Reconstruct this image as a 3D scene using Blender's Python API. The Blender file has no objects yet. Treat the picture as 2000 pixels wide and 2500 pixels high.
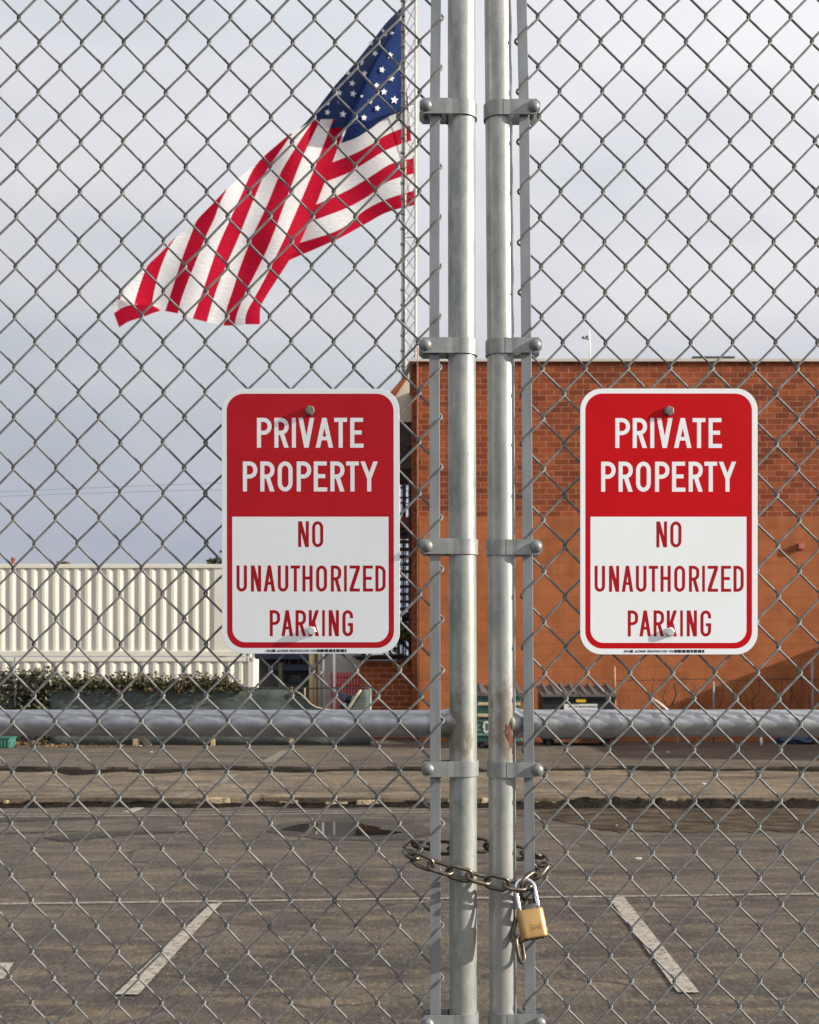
import bpy, math, random
import numpy as np
from mathutils import Vector, Matrix, Euler, noise as mnoise
random.seed(7)
S = bpy.context.scene
R = math.radians
# ------------------------------------------------------------------ camera
F, H = 2917.0, 1.40            # focal length in photo pixels, eye height
HZ = 1630.0                    # horizon row of the photo
cam = bpy.data.cameras.new("camera"); co = bpy.data.objects.new("camera", cam)
S.collection.objects.link(co); S.camera = co
cam.sensor_fit = 'HORIZONTAL'; cam.sensor_width = 24; cam.lens = 35
cam.shift_y = (HZ - 1250) / 2000
cam.clip_start = .05; cam.clip_end = 2000
co.location = (0, 0, H); co.rotation_euler = (R(90), 0, 0)
cam.dof.use_dof = True; cam.dof.focus_distance = 2.04; cam.dof.aperture_fstop = 15
# ------------------------------------------------------------------ sky, sun, exposure
EL, AZ = 21.0, 12.0
sv = Vector((math.cos(R(EL)) * math.cos(R(AZ)), -math.cos(R(EL)) * math.sin(R(AZ)), math.sin(R(EL))))
sun = bpy.data.lights.new("sun", 'SUN'); so = bpy.data.objects.new("sun", sun)
S.collection.objects.link(so)
sun.energy = 5.0; sun.angle = R(.55); sun.color = (1.0, .925, .81)
so.rotation_euler = (-sv).to_track_quat('-Z', 'Y').to_euler(); so.location = (30, -6, 14)
S.view_settings.view_transform = 'Standard'; S.view_settings.look = 'None'
S.view_settings.exposure = .72; S.view_settings.gamma = 1
W = bpy.data.worlds.new("World"); S.world = W; W.use_nodes = True
wt = W.node_tree; wt.nodes.clear()
def wn(t, **k):
    n = wt.nodes.new(t)
    for a, b in k.items(): setattr(n, a, b)
    return n
wl = wt.links.new
sky = wn('ShaderNodeTexSky', sky_type='NISHITA', sun_disc=False, sun_elevation=R(EL), sun_rotation=R(90 + AZ))
tc = wn('ShaderNodeTexCoord'); sx = wn('ShaderNodeSeparateXYZ'); wl(tc.outputs['Generated'], sx.inputs[0])
rp = wn('ShaderNodeValToRGB'); wl(sx.outputs[2], rp.inputs[0])
els = rp.color_ramp.elements
els[0].position = 0; els[0].color = (.275, .29, .34, 1)
els[1].position = 1; els[1].color = (.60, .61, .63, 1)
for p, c in ((.10, (.315, .335, .39)), (.20, (.42, .433, .458)), (.34, (.515, .523, .538)), (.52, (.595, .605, .625))):
    e = els.new(p); e.color = (*c, 1)
mp = wn('ShaderNodeMapping'); mp.inputs['Scale'].default_value = (1.0, 1.0, 2.6); mp.inputs['Location'].default_value = (.4, 0, .3)
wl(tc.outputs['Generated'], mp.inputs[0])
nz = wn('ShaderNodeTexNoise'); nz.inputs['Scale'].default_value = 3.2; nz.inputs['Detail'].default_value = 5; nz.inputs['Roughness'].default_value = .45
wl(mp.outputs[0], nz.inputs['Vector'])
nr = wn('ShaderNodeValToRGB'); wl(nz.outputs['Fac'], nr.inputs[0])
nr.color_ramp.elements[0].position = .36; nr.color_ramp.elements[0].color = (.86, .885, .92, 1)
nr.color_ramp.elements[1].position = .66; nr.color_ramp.elements[1].color = (1.13, 1.09, 1.085, 1)
mm = wn('ShaderNodeMix', data_type='RGBA', blend_type='MULTIPLY'); mm.inputs['Factor'].default_value = 1
wl(rp.outputs[0], mm.inputs['A']); wl(nr.outputs[0], mm.inputs['B'])
dt = wn('ShaderNodeVectorMath', operation='DOT_PRODUCT'); wl(tc.outputs['Generated'], dt.inputs[0]); dt.inputs[1].default_value = (.8, -.5, 0)
bk = wn('ShaderNodeMapRange'); wl(dt.outputs['Value'], bk.inputs['Value'])      # thin, bright overcast towards the sun side behind the camera
bk.inputs['From Min'].default_value = -1; bk.inputs['From Max'].default_value = 1
bk.inputs['To Min'].default_value = 7.8; bk.inputs['To Max'].default_value = 11.4
sc = wn('ShaderNodeVectorMath', operation='SCALE'); wl(mm.outputs['Result'], sc.inputs[0]); wl(bk.outputs[0], sc.inputs['Scale'])
mx = wn('ShaderNodeMix', data_type='RGBA'); mx.inputs['Factor'].default_value = .95
wl(sky.outputs[0], mx.inputs['A']); wl(sc.outputs[0], mx.inputs['B'])
bg = wn('ShaderNodeBackground'); bg.inputs['Strength'].default_value = .1; wl(mx.outputs['Result'], bg.inputs[0])
wo = wn('ShaderNodeOutputWorld'); wl(bg.outputs[0], wo.inputs[0])

# ------------------------------------------------------------------ helpers
def P(x, y, D):                 # photo pixel at distance D -> world point
    return Vector(((x - 1000) / F * D, D, H - (y - HZ) / F * D))
def GD(y, z=0): return F * (H - z) / (y - HZ)
def G(x, y, z=0):               # photo pixel on the ground level z
    D = GD(y, z); return Vector(((x - 1000) / F * D, D, z))
def interp(tab, y):
    xs = [a for a, b in tab]; ys = [b for a, b in tab]
    return float(np.interp(y, xs, ys))

WLOC = {}
class MB:
    def __init__(s): s.v = []; s.f = []; s.m = []; s.sm = []
    def add(s, vs, fs, mi=0, smooth=False):
        o = len(s.v); s.v += [tuple(q) for q in vs]
        for q in fs: s.f.append([i + o for i in q]); s.m.append(mi); s.sm.append(smooth)
    def box(s, a, b, mi=0):
        x0, y0, z0 = a; x1, y1, z1 = b
        x0, x1 = min(x0, x1), max(x0, x1); y0, y1 = min(y0, y1), max(y0, y1); z0, z1 = min(z0, z1), max(z0, z1)
        s.add([(x0, y0, z0), (x1, y0, z0), (x1, y1, z0), (x0, y1, z0), (x0, y0, z1), (x1, y0, z1), (x1, y1, z1), (x0, y1, z1)],
              [(0, 3, 2, 1), (4, 5, 6, 7), (0, 1, 5, 4), (1, 2, 6, 5), (2, 3, 7, 6), (3, 0, 4, 7)], mi)
    def bar(s, a, b, w, t, mi=0):          # square bar between two points
        a = Vector(a); b = Vector(b); d = (b - a).normalized()
        u = d.cross(Vector((0, 1, 0)));
        if u.length < 1e-3: u = Vector((1, 0, 0))
        u.normalize(); n = d.cross(u).normalized()
        vs = []
        for p in (a, b):
            for i, j in ((-1, -1), (1, -1), (1, 1), (-1, 1)): vs.append(p + u * i * w / 2 + n * j * t / 2)
        s.add(vs, [(0, 1, 2, 3), (7, 6, 5, 4), (0, 4, 5, 1), (1, 5, 6, 2), (2, 6, 7, 3), (3, 7, 4, 0)], mi)
    def tube(s, pts, r, n=8, mi=0, closed=False, cap=True, smooth=True):
        p = np.array([tuple(q) for q in pts], float); k = len(p)
        rr = np.full(k, r, float) if np.isscalar(r) else np.array(r, float)
        if closed: t = np.roll(p, -1, 0) - np.roll(p, 1, 0)
        else: t = np.gradient(p, axis=0)
        t /= np.linalg.norm(t, axis=1)[:, None] + 1e-12
        ref = np.array((0, 1, 0.)) if abs(t[0][1]) < .9 else np.array((1., 0, 0))
        u = np.cross(t[0], ref); u /= np.linalg.norm(u); U = [u]
        for i in range(1, k):
            u = U[-1] - t[i] * np.dot(U[-1], t[i]); u /= np.linalg.norm(u) + 1e-12; U.append(u)
        U = np.array(U); V = np.cross(t, U)
        an = np.arange(n) * 2 * math.pi / n
        ring = (p[:, None, :] + rr[:, None, None] * (np.cos(an)[None, :, None] * U[:, None, :] + np.sin(an)[None, :, None] * V[:, None, :])).reshape(-1, 3)
        fs = []
        for i in range(k if closed else k - 1):
            a = i * n; b = ((i + 1) % k) * n
            off = 0
            if closed and i == k - 1:
                d = [np.linalg.norm(ring[a] - ring[b + q]) for q in range(n)]; off = int(np.argmin(d))
            for j in range(n):
                fs.append((a + j, a + (j + 1) % n, b + (j + 1 + off) % n, b + (j + off) % n))
        s.add(ring.tolist(), fs, mi, smooth)
        if cap and not closed:
            o = len(s.v) - k * n
            s.f.append([o + j for j in range(n)][::-1]); s.m.append(mi); s.sm.append(False)
            s.f.append([o + (k - 1) * n + j for j in range(n)]); s.m.append(mi); s.sm.append(False)
    def cyl(s, a, b, r, n=12, mi=0): s.tube([a, b], r, n, mi)
    def prism(s, pts, dvec, mi=0, back=True):        # polygon (list of points) extruded by dvec
        n = len(pts); d = Vector(dvec); pts = [Vector(q) for q in pts]
        vs = pts + [q + d for q in pts]
        fs = [tuple(range(n, 2 * n))]
        if back: fs.append(tuple(range(n))[::-1])
        for i in range(n): fs.append((i, (i + 1) % n, (i + 1) % n + n, i + n))
        s.add(vs, fs, mi)
    def dome(s, c, r, h, axis, n=16, m=5, mi=0):
        ax = Vector(axis).normalized(); u = ax.orthogonal().normalized(); w = ax.cross(u)
        vs = []; fs = []
        for i in range(m):
            a = i / m * math.pi / 2
            for j in range(n):
                b = j * 2 * math.pi / n
                vs.append(Vector(c) + (u * math.cos(b) + w * math.sin(b)) * r * math.cos(a) + ax * h * math.sin(a))
        vs.append(Vector(c) + ax * h)
        for i in range(m - 1):
            for j in range(n): fs.append((i * n + j, i * n + (j + 1) % n, (i + 1) * n + (j + 1) % n, (i + 1) * n + j))
        for j in range(n): fs.append(((m - 1) * n + j, (m - 1) * n + (j + 1) % n, m * n))
        s.add(vs, fs, mi, True)
    def grid(s, rows, mi=0, smooth=True):            # rows of points
        n = len(rows[0]); o = []
        for r in rows: o += r
        fs = []
        for i in range(len(rows) - 1):
            for j in range(n - 1): fs.append((i * n + j, i * n + j + 1, (i + 1) * n + j + 1, (i + 1) * n + j))
        s.add(o, fs, mi, smooth)
    def build(s, name, mats, parent=None, merge=0, bevel=0, recalc=True):
        import bmesh
        if not isinstance(mats, (list, tuple)): mats = [mats]
        a = np.array(s.v, float)
        if parent is not None: loc = WLOC[parent.name]
        else:
            lo = a.min(0); hi = a.max(0); loc = Vector(((lo[0] + hi[0]) / 2, (lo[1] + hi[1]) / 2, lo[2]))
        me = bpy.data.meshes.new(name)
        me.from_pydata((a - np.array(loc)).tolist(), [], s.f)
        for m in mats: me.materials.append(m)
        me.polygons.foreach_set('material_index', s.m); me.polygons.foreach_set('use_smooth', s.sm)
        bm = bmesh.new(); bm.from_mesh(me)
        if merge: bmesh.ops.remove_doubles(bm, verts=bm.verts, dist=merge)
        if recalc: bmesh.ops.recalc_face_normals(bm, faces=bm.faces)
        bm.to_mesh(me); bm.free(); me.update()
        o = bpy.data.objects.new(name, me); S.collection.objects.link(o)
        if parent is not None: o.parent = parent; WLOC[o.name] = loc
        else: o.location = loc; WLOC[o.name] = Vector(loc)
        if bevel:
            b = o.modifiers.new("bevel", 'BEVEL'); b.width = bevel; b.segments = 2; b.limit_method = 'ANGLE'; b.angle_limit = R(40)
        return o
def tag(o, label, cat, group=None):
    o['label'] = label; o['category'] = cat
    if group: o['group'] = group
    return o
def thing(name, label, cat, loc, group=None):
    o = bpy.data.objects.new(name, None); S.collection.objects.link(o); o.location = loc; o.empty_display_size = .1
    WLOC[o.name] = Vector(loc); return tag(o, label, cat, group)
def struct(o, kind='structure'): o['kind'] = kind; return o

# ------------------------------------------------------------------ materials
class NT:
    def __init__(s, name):
        s.m = bpy.data.materials.new(name); s.m.use_nodes = True; s.t = s.m.node_tree
        s.b = s.t.nodes['Principled BSDF']; s.tc = s.t.nodes.new('ShaderNodeTexCoord')
    def n(s, t, **k):
        q = s.t.nodes.new(t)
        for a, b in k.items(): setattr(q, a, b)
        return q
    def l(s, a, b): s.t.links.new(a, b)
    def co(s, sc=(1, 1, 1), out='Object'):
        q = s.n('ShaderNodeMapping'); q.inputs['Scale'].default_value = sc; s.l(s.tc.outputs[out], q.inputs[0]); return q.outputs[0]
    def noise(s, vec, scale, detail=4, rough=.55):
        q = s.n('ShaderNodeTexNoise'); q.inputs['Scale'].default_value = scale; q.inputs['Detail'].default_value = detail; q.inputs['Roughness'].default_value = rough
        s.l(vec, q.inputs['Vector']); return q.outputs['Fac']
    def ramp(s, fac, stops):
        q = s.n('ShaderNodeValToRGB'); s.l(fac, q.inputs[0]); e = q.color_ramp.elements
        while len(e) < len(stops): e.new(.5)
        for a, (p, c) in zip(e, stops):
            a.position = p; a.color = (*c, 1) if hasattr(c, '__len__') else (c, c, c, 1)
        return q.outputs[0]
    def mix(s, fac, a, b, mode='MIX'):
        q = s.n('ShaderNodeMix', data_type='RGBA', blend_type=mode)
        for v, k in ((fac, 'Factor'), (a, 'A'), (b, 'B')):
            if hasattr(v, 'is_output'): s.l(v, q.inputs[k])
            elif hasattr(v, '__len__'): q.inputs[k].default_value = (*v, 1)
            else: q.inputs[k].default_value = v
        return q.outputs['Result']
    def math(s, op, a, b=0):
        q = s.n('ShaderNodeMath', operation=op)
        for i, v in enumerate((a, b)):
            if hasattr(v, 'is_output'): s.l(v, q.inputs[i])
            else: q.inputs[i].default_value = v
        return q.outputs[0]
    def bump(s, h, strength, dist):
        q = s.n('ShaderNodeBump'); q.inputs['Strength'].default_value = strength; q.inputs['Distance'].default_value = dist
        s.l(h, q.inputs['Height']); s.l(q.outputs[0], s.b.inputs['Normal'])
    def col(s, c):
        if hasattr(c, 'is_output'): s.l(c, s.b.inputs['Base Color'])
        else: s.b.inputs['Base Color'].default_value = (*c, 1)
    def set(s, rough=.6, metal=0., spec=.5):
        if hasattr(rough, 'is_output'): s.l(rough, s.b.inputs['Roughness'])
        else: s.b.inputs['Roughness'].default_value = rough
        s.b.inputs['Metallic'].default_value = metal; s.b.inputs['Specular IOR Level'].default_value = spec
def mat(name, c, rough=.6, metal=0., spec=.4, var=.15, scale=6, stretch=(1, 1, 1), bump=0, bscale=60, bdist=.002):
    t = NT(name); v = t.co(stretch); f = t.noise(v, scale, 5)
    lo = tuple(x * (1 - var) for x in c); hi = tuple(min(1, x * (1 + var)) for x in c)
    t.col(t.ramp(f, [(.3, lo), (.7, hi)])); t.set(rough, metal, spec)
    if bump: t.bump(t.noise(v, bscale, 3), bump, bdist)
    return t.m

def gate_metal(name, tint, mottled, joint=None, rusty=0, metal=.42):
    """galvanised pipe under thin aluminium paint: streaks, blotches, scratches, rust near the weld"""
    t = NT(name)
    a = t.noise(t.co((1, 1, .12)), 60, 5, .6); b = t.noise(t.co((1, 1, .5)), 22, 6, .7); c = t.noise(t.co((1, 1, .7)), 260, 3, .6)
    base = t.ramp(a, [(.3, tuple(x * .82 for x in tint)), (.7, tuple(min(1, x * 1.1) for x in tint))])
    dk = t.ramp(b, [(.5 - .08 * mottled, 0), (.5 + .14 / max(mottled, .3), 1)])
    base = t.mix(t.math('MULTIPLY', dk, .62 * mottled), base, (.13, .16, .145))
    sp = t.ramp(c, [(.60, 0), (.68, 1)])
    base = t.mix(t.math('MULTIPLY', sp, .35 * mottled + .06), base, (.10, .11, .10))
    met = metal
    if joint is not None:
        g = t.n('ShaderNodeNewGeometry'); e = t.n('ShaderNodeVectorMath', operation='SUBTRACT'); f_ = t.n('ShaderNodeVectorMath', operation='MULTIPLY'); d = t.n('ShaderNodeVectorMath', operation='LENGTH')
        t.l(g.outputs['Position'], e.inputs[0]); e.inputs[1].default_value = joint; t.l(e.outputs[0], f_.inputs[0]); f_.inputs[1].default_value = (1.25, 1, .45); t.l(f_.outputs[0], d.inputs[0])
        near = t.n('ShaderNodeMapRange'); t.l(d.outputs['Value'], near.inputs['Value'])
        near.inputs['From Min'].default_value = .010; near.inputs['From Max'].default_value = .060
        near.inputs['To Min'].default_value = 1; near.inputs['To Max'].default_value = 0
        nn = t.noise(t.co((1, 1, .5), 'Object'), 42, 5, .65)
        k = t.math('ADD', t.math('MULTIPLY', near.outputs[0], .52), t.math('SUBTRACT', nn, .5))
        grime = t.ramp(k, [(.26, 0), (.42, 1)]); rust = t.ramp(k, [(.535, 0), (.56, 1)]) if rusty else t.ramp(k, [(.70, 0), (.75, 1)])
        base = t.mix(t.math('MULTIPLY', grime, .75), base, (.165, .14, .10))
        base = t.mix(rust, base, (.095, .036, .020))
    t.col(base)
    rr = t.ramp(b, [(.3, .34), (.75, .55)])
    t.set(rr, met, .5); t.bump(t.math('ADD', c, t.math('MULTIPLY', b, .8)), .12, .0008)
    return t.m

def wire_mat():
    t = NT("galvanised_wire"); a = t.noise(t.co(), 55, 4, .6); b = t.noise(t.co(), 260, 3, .6)
    c = t.ramp(a, [(.30, (.12, .125, .126)), (.55, (.20, .204, .20)), (.75, (.27, .262, .24))])
    c = t.mix(t.ramp(b, [(.60, 0), (.70, .7)]), c, (.10, .085, .06))
    t.col(c); t.set(.68, .3, .25); t.bump(b, .15, .0006); return t.m
M_WIRE = wire_mat()
M_BAND = mat("zinc_band", (.25, .26, .255), .50, .35, .5, .18, 40, bump=.1, bscale=300, bdist=.0006)
M_BAR = mat("zinc_bar", (.205, .22, .228), .52, .35, .5, .2, 30, (1, 1, .25), bump=.12, bscale=220, bdist=.0006)
M_BOLT = mat("zinc_bolt", (.20, .204, .205), .5, .4, .5, .2, 80)
def sign_white():
    t = NT("sign_white"); a = t.noise(t.co((1, 1, .35)), 14, 5, .65); b_ = t.noise(t.co(), 300, 2, .5)
    c = t.ramp(a, [(.3, (.76, .79, .80)), (.6, (.80, .835, .86))])
    t.col(t.mix(t.ramp(b_, [(.72, 0), (.77, .35)]), c, (.35, .32, .28))); t.set(t.ramp(a, [(.3, .5), (.7, .32)]), 0, .3); return t.m
M_SIGNW = sign_white()
def sign_red(name, c):
    t = NT(name); n = t.noise(t.co(), 420, 3, .7); d = t.noise(t.co(), 9, 3)
    b = t.ramp(d, [(.3, tuple(x * .92 for x in c)), (.7, tuple(x * 1.05 for x in c))])
    t.col(t.mix(t.ramp(n, [(.74, 0), (.80, .5)]), b, (.55, .12, .10))); t.set(.45, 0, .12); return t.m
M_RED_L = sign_red("sign_red_shaded", (.45, .010, .017)); M_RED_R = sign_red("sign_red_sunlit", (.50, .003, .007))  # one sign red; the left sign's weaker light is painted in as duller
M_INKRED = mat("sign_red_letters", (.36, .008, .014), .45, 0, .12, .04, 20)
M_BLACK = mat("black_ink", (.02, .02, .022), .5, 0, .3, .05)
M_HEXD = mat("weathered_bolt", (.16, .16, .14), .6, .6, .5, .3, 200)
M_HEXB = mat("bright_bolt", (.72, .73, .72), .35, .75, .5, .1, 200)
def chain_mat():
    t = NT("oiled_steel_chain"); a = t.noise(t.co(), 90, 5, .6)
    t.col(t.ramp(a, [(.3, (.07, .060, .045)), (.6, (.16, .14, .108)), (.8, (.24, .215, .17))])); t.set(.36, .8, .5)
    t.bump(a, .15, .0008); return t.m
M_CHAIN = chain_mat()
M_BRASS = mat("brass", (.44, .275, .105), .42, .8, .5, .14, 70, (1, 1, .3), bump=.10, bscale=400, bdist=.0004)
M_BRASSD = mat("dark_brass", (.10, .055, .02), .5, .6, .5, .1, 60)
M_CHROME = mat("chrome", (.62, .64, .69), .2, .9, .5, .02)

# ------------------------------------------------------------------ ground
def asphalt(name, lo, hi, warm, wet=0):
    t = NT(name); g = t.n('ShaderNodeNewGeometry').outputs['Position']
    def mpz(sc):
        q = t.n('ShaderNodeMapping'); q.inputs['Scale'].default_value = sc; t.l(g, q.inputs[0]); return q.outputs[0]
    big = t.noise(mpz((.45, 1.0, 1)), 1.5, 7, .68)
    mid = t.noise(mpz((.45, 1.5, 1)), 4.2, 7, .72)
    fine = t.noise(mpz((1, .26, 1)), 46, 5, .8); grit = t.noise(mpz((1, .4, 1)), 190, 2, .7)
    spk = t.noise(mpz((1, .40, 1)), 62, 3, .6)
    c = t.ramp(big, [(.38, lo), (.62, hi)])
    c = t.mix(t.ramp(mid, [(.48, 0), (.66, .85)]), c, warm)  # warm sunlit streaks over darker shaded ones, painted into the ground colour
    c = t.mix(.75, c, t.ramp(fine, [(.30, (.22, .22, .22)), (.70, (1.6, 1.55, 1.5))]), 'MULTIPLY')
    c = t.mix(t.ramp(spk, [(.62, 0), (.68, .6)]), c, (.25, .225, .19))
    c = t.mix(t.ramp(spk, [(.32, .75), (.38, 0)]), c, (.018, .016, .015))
    vo = t.n('ShaderNodeTexVoronoi', feature='DISTANCE_TO_EDGE'); vo.inputs['Scale'].default_value = .55
    wob = t.n('ShaderNodeVectorMath', operation='ADD'); t.l(mpz((1, 1, 1)), wob.inputs[0])
    nv = t.n('ShaderNodeTexNoise'); nv.inputs['Scale'].default_value = 1.7; nv.inputs['Detail'].default_value = 6; t.l(mpz((1, 1, 1)), nv.inputs['Vector'])
    t.l(nv.outputs['Color'], wob.inputs[1]); t.l(wob.outputs[0], vo.inputs['Vector'])
    crack = t.ramp(vo.outputs['Distance'], [(.004, .9), (.016, 0)])
    c = t.mix(t.math('MULTIPLY', crack, t.ramp(big, [(.42, 0), (.6, 1)])), c, (.025, .022, .02))
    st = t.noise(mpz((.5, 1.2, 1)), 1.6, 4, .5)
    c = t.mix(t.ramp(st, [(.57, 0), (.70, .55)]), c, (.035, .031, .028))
    t.col(c); t.set(t.ramp(mid, [(.3, .78), (.7, .92)]), 0, .3)
    t.bump(t.math('ADD', fine, t.math('MULTIPLY', grit, .6)), .5, .004); return t.m
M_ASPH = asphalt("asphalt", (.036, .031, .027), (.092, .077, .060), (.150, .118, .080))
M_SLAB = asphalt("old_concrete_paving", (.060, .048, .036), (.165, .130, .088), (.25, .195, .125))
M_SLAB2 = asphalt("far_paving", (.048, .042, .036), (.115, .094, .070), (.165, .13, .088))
M_TERR = mat("yard_dirt", (.10, .09, .075), .95, 0, .2, .3, 1.5)
def plate(name, x0, x1, y0, y1, z, m, t=.0, jag=None):
    b = MB(); n = 160
    xs = [x0 + (x1 - x0) * i / n for i in range(n + 1)]
    yf = [y0 + (jag(x) if jag else 0) for x in xs]
    top = [[(x, y, z) for x, y in zip(xs, yf)], [(x, y1, z) for x in xs]]
    b.grid(top, 0, False)
    if t:
        b.grid([[(x, y, z) for x, y in zip(xs, yf)], [(x, y - .012, z - t) for x, y in zip(xs, yf)]], 0, False)
        for x in (x0, x1): b.add([(x, y0, z), (x, y1, z), (x, y1, z - t), (x, y0, z - t)], [(0, 1, 2, 3)])
        b.add([(x0, y1, z), (x1, y1, z), (x1, y1, z - t), (x0, y1, z - t)], [(0, 1, 2, 3)])
    return struct(b.build(name, m, merge=1e-5))
ZM, ZF = .075, .125
Y1, Y2 = GD(1966), GD(1881, ZM)
b = MB(); b.box((-900, -900, -1.4), (900, 900, -.915)); struct(b.build("ground", M_TERR))
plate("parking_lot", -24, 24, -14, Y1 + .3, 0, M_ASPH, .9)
jg = lambda x: .10 * mnoise.noise(Vector((x * 1.1, 3, 0))) + .06 * mnoise.noise(Vector((x * 5, 9, 0)))
jg2 = lambda x: .35 * mnoise.noise(Vector((x * .6, 31, 0))) + .08 * mnoise.noise(Vector((x * 4, 19, 0)))
plate("middle_pavement", -24, 24, Y1, Y2 + .9, ZM, M_SLAB, 1.0, jg)
plate("far_pavement", -24, 24, Y2, 24.5, ZF, M_SLAB2, 1.05, jg2)
# broken kerb edge: pale chips on the step and dark soil packed against it
M_KERB = mat("broken_concrete", (.34, .27, .165), .9, 0, .2, .7, 14, bump=.8, bscale=25, bdist=.02)
M_SOIL_SHADE = mat("dark_soil_and_shade", (.016, .012, .008), 1, 0, .1, .7, 10, bump=1, bscale=30, bdist=.06)
def kerb_strip(y, z0, z1, seed, thr):
    b = MB(); x = -9.0
    while x < 9.5:
        L = random.uniform(.04, .26)
        if mnoise.noise(Vector((x * .8, seed, 0))) + random.uniform(-.35, .35) > thr + (.28 if x < -1.8 else 0):
            h = z0 + (z1 - z0) * random.uniform(.35, 1.0); d = random.uniform(.01, .05)
            yy = y + jg(x)
            pts = [(x, yy - d, z0 - .03), (x + L, yy - d * random.uniform(.7, 1.1), z0 - .03), (x + L * .97, yy + .05, z0 - .03), (x + .01, yy + .05, z0 - .03)]
            top = [(x + .01, yy - d * random.uniform(.3, .8), h), (x + L * .95, yy - d * random.uniform(.3, .8), h * random.uniform(.85, 1)), (x + L * .95, yy + .05, h), (x + .02, yy + .05, h)]
            b.add(pts + top, [(0, 1, 5, 4), (1, 2, 6, 5), (2, 3, 7, 6), (3, 0, 4, 7), (4, 5, 6, 7)])
        x += L + .004
    return b
struct(kerb_strip(Y1 - .01, 0, ZM + .004, 4.2, .02).build("kerb", M_KERB))
struct(kerb_strip(Y1 - .02, 0, ZM * .78, 8.8, -.18).build("soil_clods", M_SOIL_SHADE))
struct(kerb_strip(Y1 - .035, 0, ZM * .45, 15.1, -.1).build("soil_clods", M_SOIL_SHADE))
b = MB(); rows = []
for k, (dy, hz) in enumerate(((-.55, .0035), (-.36, .006), (-.2, .018), (-.1, .04), (-.03, .05))):
    rr = []
    for i in range(400):
        x = -9 + 18.5 * i / 399; wdt = .35 + .65 * max(0, min(1, (x - .4) / 1.2)) + .3 * mnoise.noise(Vector((x * 1.5, 5, k)))
        right = max(0, min(1, (x - .9) / .8))
        h = hz * (.4 + .75 * right) * (1 + .9 * mnoise.noise(Vector((x * 6, k * 3.1, 2))) + .7 * mnoise.noise(Vector((x * 21, k * 5.3, 7)))) + .004
        rr.append((x, Y1 + jg(x) + dy * max(.15, wdt) - .03 + .02 * random.random(), max(.0042, h)))
    rows.append(rr)
b.grid(rows, 0, True); struct(b.build("soil_bank", M_SOIL_SHADE))
M_DIRT = mat("dry_dirt", (.064, .048, .034), 1, 0, .1, .75, 5, (.6, 1.2, 1), bump=.8, bscale=45, bdist=.02)
b = MB(); n = 120; rows = [[], [], [], []]
for i in range(n + 1):
    x = .75 + 9 * i / n; tpr = min(1, i / 14)
    yf = GD(2032 + 15 * mnoise.noise(Vector((x * 1.3, 0, 8))) + 9 * mnoise.noise(Vector((x * 7, 0, 1)))); yb = Y1 - .45
    yf = yb + (yf - yb) * tpr
    for k, t in enumerate((0, .3, .7, 1)): rows[k].append((x, yf + (yb - yf) * t, .0045 + (.012 * t * tpr + .006 * random.random() * (0 < k))))
b.grid(rows); struct(b.build("dirt_strip", M_DIRT))
# shadow band below the second step, laid as a dark sheet
b = MB(); rows = [[], []]
for i in range(200):
    x = -6 + 13 * i / 199; on = 1 if x < .9 or 1.6 < x < 3.2 else .25
    yy = Y2 + jg2(x)
    rows[0].append((x, yy - .03 - .75 * on * abs(mnoise.noise(Vector((x * 1.1, 7, 0)))) - .05, ZM + .004)); rows[1].append((x, yy - .013, ZM + .02))
b.grid(rows); struct(b.build("step_shadow", M_SOIL_SHADE))
# painted lines
def paint(name, a, wear):
    t = NT(name); g = t.n('ShaderNodeNewGeometry').outputs['Position']
    n1 = t.noise(g, 26, 6, .75); n2 = t.noise(g, 150, 3, .6)
    k = t.math('ADD', t.math('MULTIPLY', n1, .6), t.math('MULTIPLY', n2, .4))
    t.col(t.ramp(k, [(wear - .05, (.09, .078, .065)), (wear + .06, a)])); t.set(.85, 0, .2); t.bump(n2, .3, .002); return t.m
M_PAINT = paint("worn_white_paint", (.33, .30, .255), .46); M_PAINTC = paint("thin_white_paint", (.27, .245, .205), .48); M_PAINTF = paint("faded_white_paint", (.25, .225, .18), .50)
def line(pts, z, m):
    b = MB(); q = [G(x, y, z - .004) for x, y in pts]
    b.add([(p.x, p.y, z) for p in q], [tuple(range(len(q)))])
    return struct(b.build("parking_line", m))
line([(-200, 2208), (1000, 2194), (2200, 2179), (2200, 2183), (1000, 2198), (-200, 2213)], .004, M_PAINTC)
line([(513, 2209), (543, 2204), (338, 2430), (280, 2430)], .008, M_PAINT)
line([(1487, 2194), (1524, 2191), (1708, 2425), (1655, 2425)], .008, M_PAINT)
line([(-60, 2352), (34, 2352), (8, 2392), (-90, 2392)], .008, M_PAINT)
line([(-200, 1996), (500, 1989), (1240, 1980), (1240, 1982.5), (500, 1992), (-200, 1999)], .004, M_PAINTF)
line([(-200, 1990), (500, 1984), (1240, 1974), (1240, 1976), (500, 1986), (-200, 1993)], .004, M_PAINTF)
line([(340, 1969), (362, 1969), (328, 1984), (297, 1984)], .004, M_PAINT)
line([(560, 1891), (584, 1891), (548, 1914), (512, 1914)], ZM + .004, M_PAINTF)
line([(452, 1933), (478, 1933), (452, 1949), (420, 1949)], ZM + .004, M_PAINTF)
line([(686, 1833), (706, 1833), (668, 1862), (636, 1862)], ZF + .004, M_PAINTF)
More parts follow.
